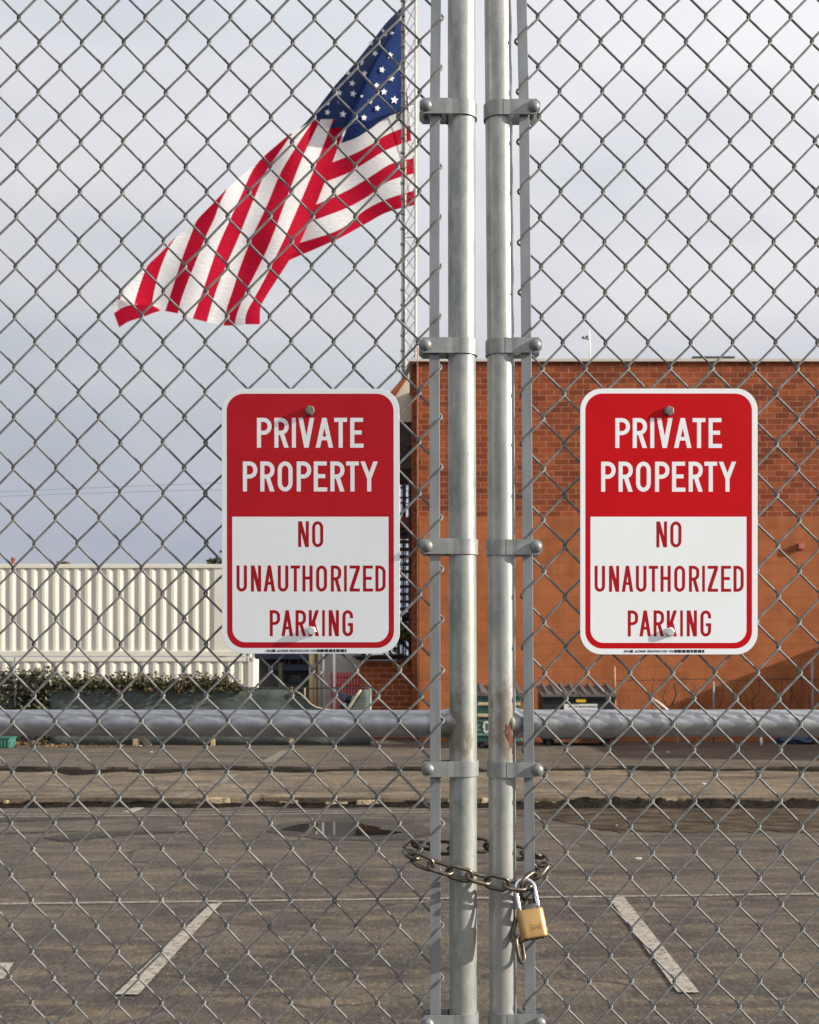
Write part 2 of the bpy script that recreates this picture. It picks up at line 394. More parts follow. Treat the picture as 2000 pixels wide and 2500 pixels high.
# puddles
def water():
    t = NT("puddle_water"); t.col((.022, .019, .017)); t.set(.02, 0, .5); t.b.inputs['IOR'].default_value = 1.55
    return t.m
M_WATER = water()
def puddle(pts, z=.0062, m=M_WATER):
    q = [G(x, y, 0) for x, y in pts]; b = MB(); out = []
    n = len(q)
    for i in range(n):
        a, c = q[i], q[(i + 1) % n]
        for k in range(6):
            p = a.lerp(c, k / 6); w = .05 * mnoise.noise(Vector((p.x * 5, p.y * 5, 1)))
            out.append((p.x + w, p.y + w, z))
    b.add(out, [tuple(range(len(out)))]); return struct(b.build("puddle", m))
puddle([(690, 2024), (720, 2016), (770, 2010), (850, 2009), (890, 2014), (930, 2020), (925, 2026), (985, 2034), (950, 2041), (850, 2042), (760, 2038), (715, 2031)])
M_DAMP = asphalt("damp_asphalt", (.020, .017, .015), (.050, .042, .034), (.075, .060, .043))
damp = lambda pts: puddle(pts, .0045, M_DAMP)
damp([(640, 2030), (690, 2010), (850, 2000), (1000, 2012), (1075, 2030), (1000, 2052), (800, 2052)])
damp([(105, 2046), (160, 2036), (250, 2033), (330, 2029), (480, 2031), (330, 2037), (210, 2050), (140, 2056)])
damp([(-60, 2002), (20, 1996), (180, 1996), (230, 1999), (100, 2004), (-40, 2010)])
damp([(-80, 2034), (120, 2031), (240, 2029), (60, 2036)])

# ------------------------------------------------------------------ chain link gate
D0 = 2.051
DL, DR = D0 - .024, D0          # the left leaf hangs a little nearer and is swung open a few degrees
PX = D0 / F                     # metres per photo pixel at the gate
RW = .0021
LM = .095                        # slope of the swung leaf's plane
def plane_l(x, off=0): return (DL + off + LM * (55 / F * DL)) / (1 + LM * (x - 1000) / F)
def Leaf(x): return max(0, plane_l(x) - DL) if x < 1055 else 0
def mesh_fabric(ext, spc, row, sign, ncol, rows, D, par):
    mb = MB(); rnd = random.Random(3)
    def col(k, y): return interp(ext, y) + sign * interp(spc, y) / 2 * k
    jit = {}
    def kn(k, n):
        if (k, n) not in jit: jit[(k, n)] = (rnd.uniform(-1.3, 1.3), rnd.uniform(-1.5, 1.5))
        return jit[(k, n)]
    e = 3.4; c = RW * 1.12
    for j in range(ncol):
        lk, rk = (j + 1, j) if sign < 0 else (j, j + 1)        # left and right boundary columns of this picket
        pts = []
        n = rows[1]
        while n > rows[0]:
            # going up; at row n are we at the left or the right boundary?
            left = (n - lk - par) % 2 == 0
            ka, kb = (lk, rk) if left else (rk, lk)
            ya, yb = row(n), row(n - 1)
            ja, jb = kn(ka, n), kn(kb, n - 1)
            xa, xb = col(ka, ya) + ja[0], col(kb, yb) + jb[0]; ya += ja[1]; yb += jb[1]
            d = -1 if left else 1                              # '/' strand in front, '\' strand behind
            dx = 1 if xb > xa else -1
            for tx, ex, ty, dd in ((0, -1, 0, 0), (0, -.75, .055, .62), (.045, 0, .115, 1.0), (.25, 0, .29, .95), (.5, 0, .5, .8), (.75, 0, .71, .95), (.955, 0, .885, 1.0), (1, .75, .945, .62)):
                x = xa + (xb - xa) * tx + dx * ex * e; y = ya + (yb - ya) * ty
                pts.append(P(x, y, D + (Leaf(x) if sign < 0 else 0) + d * dd * c))
            n -= 1
        mb.tube(pts, RW, 6)
    return mb
rowL = lambda n: 43 + 60.45 * n + .0315 * n * n
rowR = lambda n: 40.6 + 60.9 * n + .028 * n * n
extL = [(43, 1078), (170, 1076), (410, 1075), (774, 1073), (1200, 1076), (1640, 1080), (2010, 1081), (2400, 1079), (3600, 1076)]
extR = [(0, 1260), (280, 1265), (850, 1272), (1640, 1277), (2450, 1281), (3600, 1284)]
spL = [(43, 103.1), (897, 103.8), (2011, 105.4), (2450, 105.6)]
spR = [(43, 103.2), (1638, 104.2), (2270, 104.7)]
RP = .0236                      # pipe radius
def pipe(mb, pts, r, n=28): mb.tube(pts, r, n)
def gate(side):
    left = side < 0; D = DL if left else DR
    Dc = D + .018               # pipe axis just behind the mesh plane
    base = G(1128, 3600) ; zg = .06
    if left:
        g = thing("chain_link_gate", "mottled gate leaf left of the gap, flag and white containers behind its mesh", "gate", (P(1128, 0, Dc).x, Dc, zg), "leaves of the locked double gate")
        postpts = [(1127, -420), (1127, 0), (1128, 900), (1131, 1800), (1131, 2500), (1131, 3540)]
        xr = 1131; joint = P(1108, 1772, Dc - RP)
        mp_ = gate_metal("mottled_gate_post", (.37, .38, .35), 1.0, joint, 0); mr = gate_metal("gate_rail_left", (.40, .412, .43), .3, joint, 0, .75)
    else:
        g = thing("chain_link_gate", "silver gate leaf right of the gap, rust scar on its post, brick building behind", "gate", (P(1228, 0, Dc).x, Dc, zg), "leaves of the locked double gate")
        postpts = [(1215, -420), (1216, 0), (1220, 500), (1224, 1000), (1226, 1800), (1228, 2500), (1230, 3540)]
        xr = 1227; joint = P(1236, 1766, Dc - RP)
        mp_ = gate_metal("silver_gate_post", (.38, .38, .365), .85, joint, 1); mr = gate_metal("gate_rail_right", (.42, .428, .438), .3, joint, 0, .75)
    s = -1 if left else 1
    b = MB(); pts = []
    for i in range(60):
        y = -420 + 3960 * i / 59
        pts.append(P(interp([(q[1], q[0]) for q in postpts], y), y, Dc))
    pipe(b, pts, RP)
    b.build("post", mp_, g)
    # rail with the flared weld collar, and the outer frame far out of the picture
    b = MB(); yr = 1767 if left else 1765.5
    xs = [xr + s * 14, xr + s * 22, xr + s * 30, xr + s * 40, xr + s * 55] + [xr + s * (55 + 40 * k) for k in range(1, 38)]
    rad = [.0325, .0315, .0285, .0252, RP] + [RP] * 37
    pipe_pts = [P(x, yr + (-2.0 if left else 0.0) * (abs(x - xr) / 1130), Dc + .012 + (Leaf(x) if left else 0)) for x in xs]
    b.tube(pipe_pts, rad, 28)
    xo = xs[-1]
    Do = Dc + .012 + (Leaf(xo) if left else 0); b.tube([P(xo, -420, Do), P(xo, 3540, Do)], RP, 20)
    for yy in (-420, 3540): b.tube([P(xr, yy, Dc + .002), P(xo, yy, Do - .01)], RP * .98, 20)
    b.build("rail", mr, g)
    # wire mesh
    ncol = 29 if left else 27
    fm = mesh_fabric(extL if left else extR, spL if left else spR, rowL if left else rowR, s, ncol, (-7, 55), D, 0 if left else 1)
    fm.build("wire_mesh", M_WIRE, g, recalc=False)
    # tension bar inside the last picket
    cb = [(-400, 1066), (0, 1065), (280, 1062), (800, 1061), (1300, 1062), (1800, 1063), (2300, 1063), (3500, 1063)] if left else [(-400, 1268), (0, 1274), (280, 1280), (800, 1285), (1300, 1288), (1800, 1291), (2300, 1294), (3500, 1298)]
    b = MB(); rows = [[], [], [], []]; hw, ht = 12.4 * PX, .0021
    for i in range(70):
        y = -400 + 3900 * i / 69; p = P(interp(cb, y), y, D)
        for k, (a, c) in enumerate(((-1, -1), (1, -1), (1, 1), (-1, 1))): rows[k].append((p.x + a * hw, p.y + c * ht, p.z))
    rows.append(rows[0]); b.grid(rows, 0, False)
    b.build("tension_bar", M_BAR, g, bevel=.0008)
    # bands with carriage bolts
    ys = [(275, 1040), (852, 1039), (1337, 1042), (1875, 1045), (2490, 1045)] if left else [(277, 1302), (852, 1306), (1339, 1308), (1877, 1311), (2487, 1317)]
    for q, (y, xb) in enumerate(ys):
        xp = interp([(t[1], t[0]) for t in postpts], y); hh = (18.6 if q < 4 else 21) * PX
        cz = P(xp, y, Dc); cx = cz.x; z = cz.z; th = .0024
        ro = RP + th + .0006; ri = RP + .0006
        yf = D - .0088                                   # ear plane, in front of the bar and the wires
        b = MB()
        # ear with clipped corners
        xe = P(xb, y, D).x + s * 15.5 * PX; xs_ = cx + s * .006; cl = .006
        tilt = random.uniform(-.0012, .0012)
        def ear(y0, y1):
            pp = [(xs_, -hh), (xe - s * cl, -hh + tilt), (xe, -hh + cl + tilt), (xe, hh - cl + tilt), (xe - s * cl, hh + tilt), (xs_, hh)]
            b.prism([(px_, y0, z + pz) for px_, pz in pp], (0, y1 - y0, 0))
        yfo = Dc - ro
        b_front = yfo
        # flat ears bend from the wrap to the bar: front ear
        pp = [(xs_, yfo), (cx + s * .017, yfo + .0005), (cx + s * .026, yf), (xe - s * cl, yf), (xe, yf)]
        hs = [hh, hh, hh, hh, hh - cl]
        for side_y in (1, -1):
            rows = []
            for (px_, py_), h_ in zip(pp, hs):
                y_ = py_ if side_y == 1 else 2 * (Dc) - py_ - .012 * (1 if abs(px_ - cx) > .02 else 0)
                y2_ = y_ + th * side_y
                rows.append([(px_, y_, z - h_), (px_, y_, z + h_), (px_, y2_, z + h_), (px_, y2_, z - h_), (px_, y_, z - h_)])
            b.grid(rows, 0, False)
            for rr in (rows[0], rows[-1]): b.add(rr[:4], [(0, 1, 2, 3)])
        # wrap round the far side of the post
        rows = []
        a0 = math.asin(.006 / ro)
        for i in range(27):
            a = a0 + (2 * math.pi - 2 * a0 - 0) * i / 26
            if a > math.pi - a0 + math.pi * 0 and a > math.pi + a0: pass
            rows.append(a)
        arc = []
        for i in range(25):
            a = -a0 + (math.pi + 2 * a0) * i / 24            # front (0) -> side -> back (pi)
            dx_ = -s * math.sin(a); dy_ = -math.cos(a)
            arc.append([(cx + dx_ * ri, Dc + dy_ * ri, z - hh), (cx + dx_ * ri, Dc + dy_ * ri, z + hh), (cx + dx_ * ro, Dc + dy_ * ro, z + hh), (cx + dx_ * ro, Dc + dy_ * ro, z - hh), (cx + dx_ * ri, Dc + dy_ * ri, z - hh)])
        b.grid(arc, 0, True)
        bd = b.build("tension_band", M_BAND, g, merge=1e-5)
        es = bd.modifiers.new("split", 'EDGE_SPLIT'); es.split_angle = R(50)
        p = P(xb, y, D); k = MB()
        k.dome((p.x, yf - .0004, z), 14.6 * PX, .0075, (0, -1, 0), 20, 6)
        k.cyl((p.x, yf, z), (p.x, Dc + .026, z), .0045, 10)
        k.build("bolt", M_BOLT, bd)
    return g
gate(-1); gate(1)

# ------------------------------------------------------------------ signs
def rrect(x0, y0, x1, y1, r, rt=None):
    rt = r if rt is None else rt; pts = []
    for (cx, cy, a, q) in ((x1 - r, y1 - r, 0, r), (x0 + r, y1 - r, 90, r), (x0 + rt, y0 + rt, 180, rt), (x1 - rt, y0 + rt, 270, rt)):
        if q < 1e-6: pts.append((cx, cy)); continue
        for i in range(11): t = R(a + 9 * i); pts.append((cx + q * math.cos(t), cy + q * math.sin(t)))
    return pts
def arc(cx, cy, rx, ry, a0, a1, n=9): return [(cx + rx * math.cos(R(a0 + (a1 - a0) * i / n)), cy + ry * math.sin(R(a0 + (a1 - a0) * i / n))) for i in range(n + 1)]
def stroke(pts, s, closed=False):
    p = np.array(pts, float); n = len(p); L = []; Rr = []
    for i in range(n):
        a = p[(i - 1) % n] if (closed or i > 0) else None; c = p[(i + 1) % n] if (closed or i < n - 1) else None
        d1 = (p[i] - a) if a is not None else None; d2 = (c - p[i]) if c is not None else None
        d1 = d1 / np.linalg.norm(d1) if d1 is not None else d2 / np.linalg.norm(d2); d2 = d2 / np.linalg.norm(d2) if d2 is not None else d1
        n1 = np.array((-d1[1], d1[0])); n2 = np.array((-d2[1], d2[0])); m = n1 + n2; m /= np.linalg.norm(m) + 1e-9
        k = s / 2 / max(.4, float(np.dot(m, n1))); L.append(p[i] + m * k); Rr.append(p[i] - m * k)
    qs = []
    for i in range(n if closed else n - 1): j = (i + 1) % n; qs.append([tuple(L[i]), tuple(L[j]), tuple(Rr[j]), tuple(Rr[i])])
    return qs
def glyph(ch, x, y, w, h, s):
    rc = lambda a, b, c, d: [[(a, b), (c, b), (c, d), (a, d)]]
    dg = lambda xa, ya, xb, yb, q: [[(xa - q / 2, ya), (xa + q / 2, ya), (xb + q / 2, yb), (xb - q / 2, yb)]]
    o = []
    hb = .57 * h
    if ch == 'I': o = [rc(0, 0, w, h)]
    elif ch in 'PR':
        r = min((hb - s) / 2, w * .42); cx = w - s / 2 - r
        o = [rc(0, 0, s, h), stroke([(s, s / 2), (cx, s / 2)] + arc(cx, s / 2 + r, r, r, -90, 0)[1:] + arc(cx, hb - s / 2 - r, r, r, 0, 90) + [(s, hb - s / 2)], s)]
        if ch == 'R': o.append(dg(w * .52, hb - s * .3, w - s * .55, h, s * 1.1))
    elif ch == 'V': o = [dg(s * .54, 0, w / 2, h, s * 1.08), dg(w - s * .54, 0, w / 2, h, s * 1.08)]
    elif ch == 'A': o = [dg(w / 2, 0, s * .54, h, s * 1.08), dg(w / 2, 0, w - s * .54, h, s * 1.08), rc(w * .24, h * .63, w * .76, h * .63 + s * .9)]
    elif ch == 'T': o = [rc(0, 0, w, s), rc(w / 2 - s / 2, s, w / 2 + s / 2, h)]
    elif ch == 'E': o = [rc(0, 0, s, h), rc(s, 0, w * .97, s), rc(s, h * .49 - s / 2, w * .86, h * .49 + s / 2), rc(s, h - s, w, h)]
    elif ch == 'O':
        rx = (w - s) / 2; ry = rx * 1.25
        o = [stroke(arc(w / 2, s / 2 + ry, rx, ry, 180, 360, 16) + arc(w / 2, h - s / 2 - ry, rx, ry, 0, 180, 16), s, True)]
    elif ch == 'Y': o = [dg(s * .54, 0, w / 2, h * .57, s * 1.08), dg(w - s * .54, 0, w / 2, h * .57, s * 1.08), rc(w / 2 - s / 2, h * .52, w / 2 + s / 2, h)]
    elif ch == 'N': o = [rc(0, 0, s, h), rc(w - s, 0, w, h), dg(s * .6, 0, w - s * .6, h, s * 1.2)]
    elif ch == 'U':
        r = (w - s) / 2; ry = r * 1.15
        o = [stroke([(s / 2, 0)] + arc(w / 2, h - s / 2 - ry, r, ry, 180, 0, 16) + [(w - s / 2, 0)], s)]
    elif ch == 'H': o = [rc(0, 0, s, h), rc(w - s, 0, w, h), rc(s, h * .48 - s / 2, w - s, h * .48 + s / 2)]
    elif ch == 'Z': o = [rc(0, 0, w, s), rc(0, h - s, w, h), dg(w - s * .62, s * .98, s * .62, h - s * .98, s * 1.24)]
    elif ch == 'D':
        r = w * .5; cx = w - s / 2 - r
        o = [rc(0, 0, s, h), stroke([(s, s / 2), (max(cx, s + .1), s / 2)] + arc(cx, s / 2 + r, r, r, -90, 0)[1:] + arc(cx, h - s / 2 - r, r, r, 0, 90) + [(s, h - s / 2)], s)]
    elif ch == 'K': o = [rc(0, 0, s, h), dg(w - s * .58, 0, s * 1.0, h * .64, s * 1.15), dg(w * .42, h * .40, w - s * .58, h, s * 1.15)]
    elif ch == 'G':
        rx = (w - s) / 2; ry = rx * 1.2
        o = [stroke([(w - s / 2, h * .31)] + arc(w / 2, s / 2 + ry, rx, ry, 0, -180, 16) + arc(w / 2, h - s / 2 - ry, rx, ry, 180, 0, 16) + [(w - s / 2, h * .55), (w * .52, h * .55)], s)]
    return [[(x + px, y + py) for px, py in poly] for part in o for poly in part]
def font_mesh(body, size, name, m, parent, loc, rot=(R(90), 0, 0), ext=.0003, center=True):
    c = bpy.data.curves.new("lettering_curve", 'FONT'); c.body = body; c.size = size; c.extrude = ext
    if center: c.align_x = 'CENTER'
    t = bpy.data.objects.new("lettering_tmp", c); S.collection.objects.link(t)
    bpy.context.view_layer.update()
    me = bpy.data.meshes.new_from_object(t.evaluated_get(bpy.context.evaluated_depsgraph_get()))
    bpy.data.objects.remove(t); me.materials.clear(); me.materials.append(m); me.name = name
    o = bpy.data.objects.new(name, me); S.collection.objects.link(o)
    o.parent = parent; o.location = Vector(loc) - WLOC[parent.name]; o.rotation_euler = rot; return o
def hexbolt(parent, x, y, D, m, r):
    p = P(x, y, D); b = MB(); a0 = random.uniform(0, 1)
    hx = lambda q, yy: [(p.x + q * math.cos(a0 + k * math.pi / 3), yy, p.z + q * math.sin(a0 + k * math.pi / 3)) for k in range(6)]
    y0, y1, y2 = p.y, p.y - .0050, p.y - .0058
    A, B, C = hx(r, y0), hx(r, y1), hx(r * .84, y2)
    b.add(A + B + C, [(k, (k + 1) % 6, (k + 1) % 6 + 6, k + 6) for k in range(6)] + [(k + 6, (k + 1) % 6 + 6, (k + 1) % 6 + 12, k + 12) for k in range(6)] + [tuple(range(12, 18))])
    b.tube([(p.x, y2 + .0001, p.z), (p.x, y2 - .0006, p.z)], r * .62, 14)
    b.tube([(p.x, y0 + .0022, p.z), (p.x, y0 + .03, p.z)], r * .45, 10)
    return b.build("bolt", m, parent)
def sign(label, Df, box, red, white, words, bolts, mred, fine, shear=0):
    x0, y0, x1, y1 = box; D = Df((x0 + x1) / 2)
    g = thing("parking_sign", label, "sign", P((x0 + x1) / 2, y1, D), "private property signs on the gate")
    lay = lambda pts, d0, d1, mb: mb.prism([P(x + shear * (y - y0), y, Df(x) - d0) for x, y in pts], (0, -(d1 - d0), 0), 0, False)
    b = MB(); b.prism([P(x + shear * (y - y0), y, Df(x) - .002) for x, y in rrect(x0, y0, x1, y1, 52)], (0, .002, 0))
    b.build("panel", M_SIGNW, g, bevel=.0004)
    b = MB(); lay(rrect(*red, 42), .0020, .00206, b); b.build("red_field", mred, g)
    b = MB(); lay(rrect(*white, 32, 0), .00206, .00212, b); b.build("white_field", M_SIGNW, g)
    for y, h, s, upper, letters in words:
        lw = lr = MB()
        for i, (ch, xa, xb) in enumerate(letters):
            for k, poly in enumerate(glyph(ch, xa, y, xb - xa, h, s)):
                d = (.00206 if upper else .00212)
                lay(poly, d, d + .00005 + .000006 * (k % 9), lw if upper else lr)
        lw.build("lettering", M_SIGNW if upper else M_INKRED, g)
    (bx0, by0), (bx1, by1) = bolts
    hexbolt(g, bx0, by0, Df(bx0) - .0022, M_HEXD, 12.5 * PX); hexbolt(g, bx1, by1, Df(bx1) - .0025, M_HEXB, 11.5 * PX)
    fx0, fx1, fx2, fx3, fy = fine
    font_mesh("BRADY  #129688  BRADYID.COM  Y3439292", 7.2 * PX, "fine_print", M_BLACK, g, P((fx0 + fx1) / 2, fy + 2.4, Df((fx0 + fx1) / 2) - .0022), (R(90), 0, -math.atan((Df(fx1) - Df(fx0)) / ((fx0 - fx1) * PX)) if fx1 > fx0 and Df(fx1) != Df(fx0) else 0), ext=.0002)
    b = MB(); x = fx2; k = 0
    while x < fx3:
        w = 8.6 if k % 4 else 5; xe = min(x + w, fx3)
        b.prism([P(c_, fy + e_, Df(c_) - .002) for c_, e_ in ((x, -3.4), (xe, -3.4), (xe, 3.4), (x, 3.4))], (0, -.0002, 0), 0, False); x += w + 2.0; k += 1
    q = P(fx0 - 3, fy, Df(fx0 - 3) - .002); b.build("barcode", M_BLACK, g)
    b = MB(); b.box((q.x - 3 * PX, q.y, q.z - 3 * PX), (q.x + 2.5 * PX, q.y - .0004, q.z + 3 * PX)); b.build("maker_mark", M_BLACK, g)
    return g
def cv(ox, k, lst): return [(c, ox + a / k, ox + b / k) for c, a, b in lst]
def words_for(ox, oy, shift):
    k = 3.125; dx, dy = shift
    f = lambda lst: [(c, ox + (a + dx) / k, ox + (b_ + dx) / k) for c, a, b_ in lst]
    Y = lambda y: oy + (y + dy) / k
    return [(Y(281), 228 / k, 31 / k, True, f([('P', 335, 447), ('R', 468, 577), ('I', 602, 632), ('V', 652, 772), ('A', 783, 916), ('T', 925, 1023), ('E', 1047, 1148)])),
            (Y(614), 229 / k, 31 / k, True, f([('P', 227, 337), ('R', 360, 468), ('O', 493, 606), ('P', 638, 748), ('E', 768, 870), ('R', 895, 1002), ('T', 1015, 1112), ('Y', 1125, 1257)])),
            (Y(1070), 198 / k, 23.5 / k, False, f([('N', 648, 730), ('O', 755, 840)])),
            (Y(1408), 199 / k, 23.5 / k, False, f([('U', 177, 257), ('N', 287, 365), ('A', 384, 472), ('U', 492, 573), ('T', 590, 662), ('H', 680, 758), ('O', 785, 868), ('R', 897, 976), ('I', 998, 1019), ('Z', 1040, 1119), ('E', 1142, 1220), ('D', 1237, 1315)])),
            (Y(1749), 199 / k, 23.5 / k, False, f([('P', 430, 509), ('A', 519, 608), ('R', 627, 707), ('K', 728, 806), ('I', 830, 851), ('N', 880, 958), ('G', 985, 1066)]))]
sign("dull red and white property sign left of the gate posts, before the containers", lambda x: plane_l(x, -.0085), (541, 949, 975, 1596), (553.5, 961, 961, 1582), (566.5, 1261.5, 948, 1568),
     words_for(520, 930, (0, 0)), ((757, 1003), (761, 1540)), M_RED_L, (672, 768, 775, 846, 1588.5), .002)
sign("brighter red and white property sign hanging before the orange brick building", lambda x: DR - .0085, (1417, 948.5, 1850, 1598), (1429.5, 960.5, 1836.5, 1583.5), (1442, 1261.5, 1823, 1569.5),
     words_for(1390, 930, (17, 2)), ((1633, 1004), (1635, 1543)), M_RED_R, (1546, 1642, 1648, 1720, 1590), .0)

# ------------------------------------------------------------------ chain and padlock
def spline(pts, n, closed):
    p = [np.array(q, float) for q in pts]; k = len(p); out = []
    for i in range(k if closed else k - 1):
        a = p[(i - 1) % k] if closed or i > 0 else p[0]; b_ = p[i]; c = p[(i + 1) % k]; d = p[(i + 2) % k] if closed or i < k - 2 else p[-1]
        for j in range(n):
            t = j / n; out.append(.5 * ((2 * b_) + (c - a) * t + (2 * a - 5 * b_ + 4 * c - d) * t * t + (3 * b_ - a - 3 * c + d) * t ** 3))
    if not closed: out.append(p[-1])
    return np.array(out)
def link_mesh(center, T, N, L, Wd, r):
    T = Vector(T).normalized(); N = Vector(N); N = (N - T * N.dot(T)).normalized(); Bv = T.cross(N)
    a = L / 2 - Wd / 2; q = Wd / 2; pts = []
    for i in range(9): t = R(-90 + 180 * i / 8); pts.append(T * (a + q * math.cos(t)) + Bv * (q * math.sin(t)))
    for i in range(9): t = R(90 + 180 * i / 8); pts.append(T * (-a + q * math.cos(t)) + Bv * (q * math.sin(t)))
    m = MB(); m.tube([Vector(center) + p for p in pts], r, 10, closed=True); return m
chain = thing("padlock_chain", "oiled steel chain looped through the mesh round both gate posts", "chain", P(1170, 2140, D0))
CR = .0036
def run_chain(path, count, closed, ph=0):
    seg = np.linalg.norm(np.diff(path, axis=0), axis=1); cum = np.concatenate(([0], np.cumsum(seg))); tot = cum[-1]
    pitch = tot / count
    at = lambda s: np.array([np.interp(s, cum, path[:, k]) for k in range(3)])
    for i in range(count):
        s0 = (i + .5) * pitch; a = at(max(0, s0 - pitch * .5)); b_ = at(min(tot, s0 + pitch * .5)); T = Vector(b_ - a); c = Vector((a + b_) / 2)
        up = Vector((0, -1, 0)); base = up - T.normalized() * up.dot(T.normalized())
        if base.length < .2: base = Vector((0, 0, 1))
        base.normalize()
        ang = R(28 if (i + ph) % 2 else -62) + random.uniform(-.12, .12)
        N = Matrix.Rotation(ang, 3, T.normalized()) @ base
        link_mesh(c, T, N, T.length + 2 * CR + .002, .0235, CR).build("link", M_CHAIN, chain)
loop = [(998, 2078, -.004), (1009, 2093, -.034), (1035, 2106, -.046), (1085, 2122, -.050), (1128, 2135, -.050), (1172, 2146, -.046), (1215, 2156, -.036), (1250, 2163, -.044), (1276, 2164, -.034),
        (1296, 2150, -.014), (1316, 2130, -.010), (1330, 2110, .006), (1320, 2092, .032), (1300, 2088, .050), (1262, 2082, .062), (1215, 2070, .064), (1172, 2062, .060), (1128, 2064, .052), (1085, 2072, .042), (1045, 2066, .034), (1010, 2060, .022)]
run_chain(np.vstack([spline([P(x, y, D0 + d) for x, y, d in loop], 8, True), np.array(P(*loop[0][:2], D0 + loop[0][2]))[None]]), 18, True)
tail = [(1288, 2172, -.022), (1292, 2200, .004), (1282, 2230, .004), (1270, 2264, -.006), (1266, 2296, -.010), (1275, 2344, -.016)]
run_chain(spline([P(x, y, D0 + d) for x, y, d in tail], 8, False), 4, False, 1)
# padlock
pc = P(1299.5, 2256, D0 - .052)
lock = thing("padlock", "brass padlock with a long chrome shackle hanging from the chain", "padlock", pc)
Mx = Matrix.Rotation(R(-10), 4, 'Y') @ Matrix.Rotation(R(-19), 4, 'X') @ Matrix.Rotation(R(7), 4, 'Z')
def lk(x, y, z): return pc + Mx.to_3x3() @ Vector((x, y, z))
W2, H2, T2 = 33 * PX, 34 * PX, .0108
b = MB(); rows = []
for z, k in ((-H2, .90), (-H2 + .0012, .965), (-H2 + .003, 1), (H2 - .003, 1), (H2 - .0012, .97), (H2, .92)):
    pl = rrect(-W2, -T2, W2, T2, .0100); ring = [tuple(lk(x - (1 - k) * .010 * (1 if x > 0 else -1), y * k, z)) for x, y in pl]
    rows.append(ring + [ring[0]])
b.grid(rows, 0, True); n = len(rows[0]) - 1
b.add(rows[0][:n], [tuple(range(n))], 1); b.add(rows[-1][:n], [tuple(range(n))])
body = b.build("body", [M_BRASS, M_BRASSD], lock, merge=1e-6)
body.modifiers.new("split", 'EDGE_SPLIT').split_angle = R(45)
b = MB(); sp = 23 * PX; top = H2 + 64 * PX; ra = sp
pts = [lk(-sp, 0, H2 - .004)] + [lk(-sp, 0, H2 + .036 * k / 5) for k in range(1, 6)] + [lk(sp * -math.cos(R(a)), 0, H2 + .036 + sp * .95 * math.sin(R(a))) for a in range(15, 180, 15)] + [lk(sp, 0, H2 + .036 * k / 5) for k in range(5, 0, -1)] + [lk(sp, 0, H2 - .004)]
b.tube(pts, 5.0 * PX, 14); b.build("shackle", M_CHROME, lock)
b = MB()
for dz in (-.0040, -.0112):
    b = MB(); b.prism([lk(-.0085, -T2 - .00005, dz), lk(.0140, -T2 - .00005, dz), lk(.0140, -T2 - .00005, dz + .0006), lk(-.0085, -T2 - .00005, dz + .0006)], Mx.to_3x3() @ Vector((0, -.0001, 0)))
    b.build("engraved_line", M_BRASSD, lock)
font_mesh("PREMIER", .0050, "engraved_lettering", M_BRASSD, lock, lk(.0030, -T2 - .00008, -.0095), (Mx @ Matrix.Rotation(R(90), 4, 'X')).to_euler(), .00008)
for k in range(4):
    b = MB(); c = lk(-.014 + .0093 * k, 0, -H2 + .0002); d = lk(-.014 + .0093 * k, 0, -H2 - .0022)
    b.tube([c, d], .0038, 12)
    b.build("combination_dial", M_BRASSD, lock)

# ------------------------------------------------------------------ brick building
def uvx(t):     # horizontal run + height, good on any axis aligned wall
    g = t.n('ShaderNodeNewGeometry'); s = t.n('ShaderNodeSeparateXYZ'); t.l(g.outputs['Position'], s.inputs[0])
    c = t.n('ShaderNodeCombineXYZ'); t.l(t.math('ADD', s.outputs[0], s.outputs[1]), c.inputs[0]); t.l(s.outputs[2], c.inputs[1]); return c.outputs[0]
def brick(name, c1, c2, mortar, bw, bh, ms, off=.5, contrast=1.0, streak=0):
    t = NT(name); v = uvx(t); q = t.n('ShaderNodeTexBrick'); t.l(v, q.inputs['Vector'])
    q.offset = off; q.inputs['Scale'].default_value = 1; q.inputs['Brick Width'].default_value = bw; q.inputs['Row Height'].default_value = bh
    q.inputs['Mortar Size'].default_value = ms; q.inputs['Mortar Smooth'].default_value = .3; q.inputs['Bias'].default_value = -.1
    q.inputs['Color1'].default_value = (*c1, 1); q.inputs['Color2'].default_value = (*c2, 1); q.inputs['Mortar'].default_value = (*mortar, 1)
    n = t.noise(v, 3, 5, .6); n2 = t.noise(v, 40, 3, .6)
    c = t.mix(.8 * contrast, q.outputs['Color'], t.ramp(n, [(.3, (.72, .72, .72)), (.7, (1.2, 1.2, 1.2))]), 'MULTIPLY')
    c = t.mix(.5 * contrast, c, t.ramp(n2, [(.25, (.7, .7, .7)), (.75, (1.25, 1.25, 1.25))]), 'MULTIPLY')
    if streak:
        m_ = t.n('ShaderNodeMapping'); m_.inputs['Scale'].default_value = (3.2, .22, 1); t.l(v, m_.inputs[0])
        c = t.mix(t.ramp(t.noise(m_.outputs[0], 1.6, 6, .7), [(.50, 0), (.72, streak)]), c, tuple(x * .55 for x in c1))
        m2 = t.n('ShaderNodeMapping'); m2.inputs['Scale'].default_value = (.7, 1.1, 1); t.l(v, m2.inputs[0])
        c = t.mix(t.ramp(t.noise(m2.outputs[0], 1.1, 2, .4), [(.55, 0), (.565, streak * .35)]), c, tuple(min(1, x * 1.25) for x in c2))
    t.col(c); t.set(.85, 0, .2); t.bump(t.math('SUBTRACT', t.math('MULTIPLY', n2, .25), q.outputs['Fac']), .6, .008); return t.m
M_BRICK = brick("red_brick", (.165, .040, .018), (.31, .080, .028), (.42, .19, .10), .255, .1003, .0065, .5, 1.0, .35)
M_PIER = brick("pier_brick", (.20, .05, .02), (.30, .075, .028), (.36, .15, .08), .10, .1003, .006)
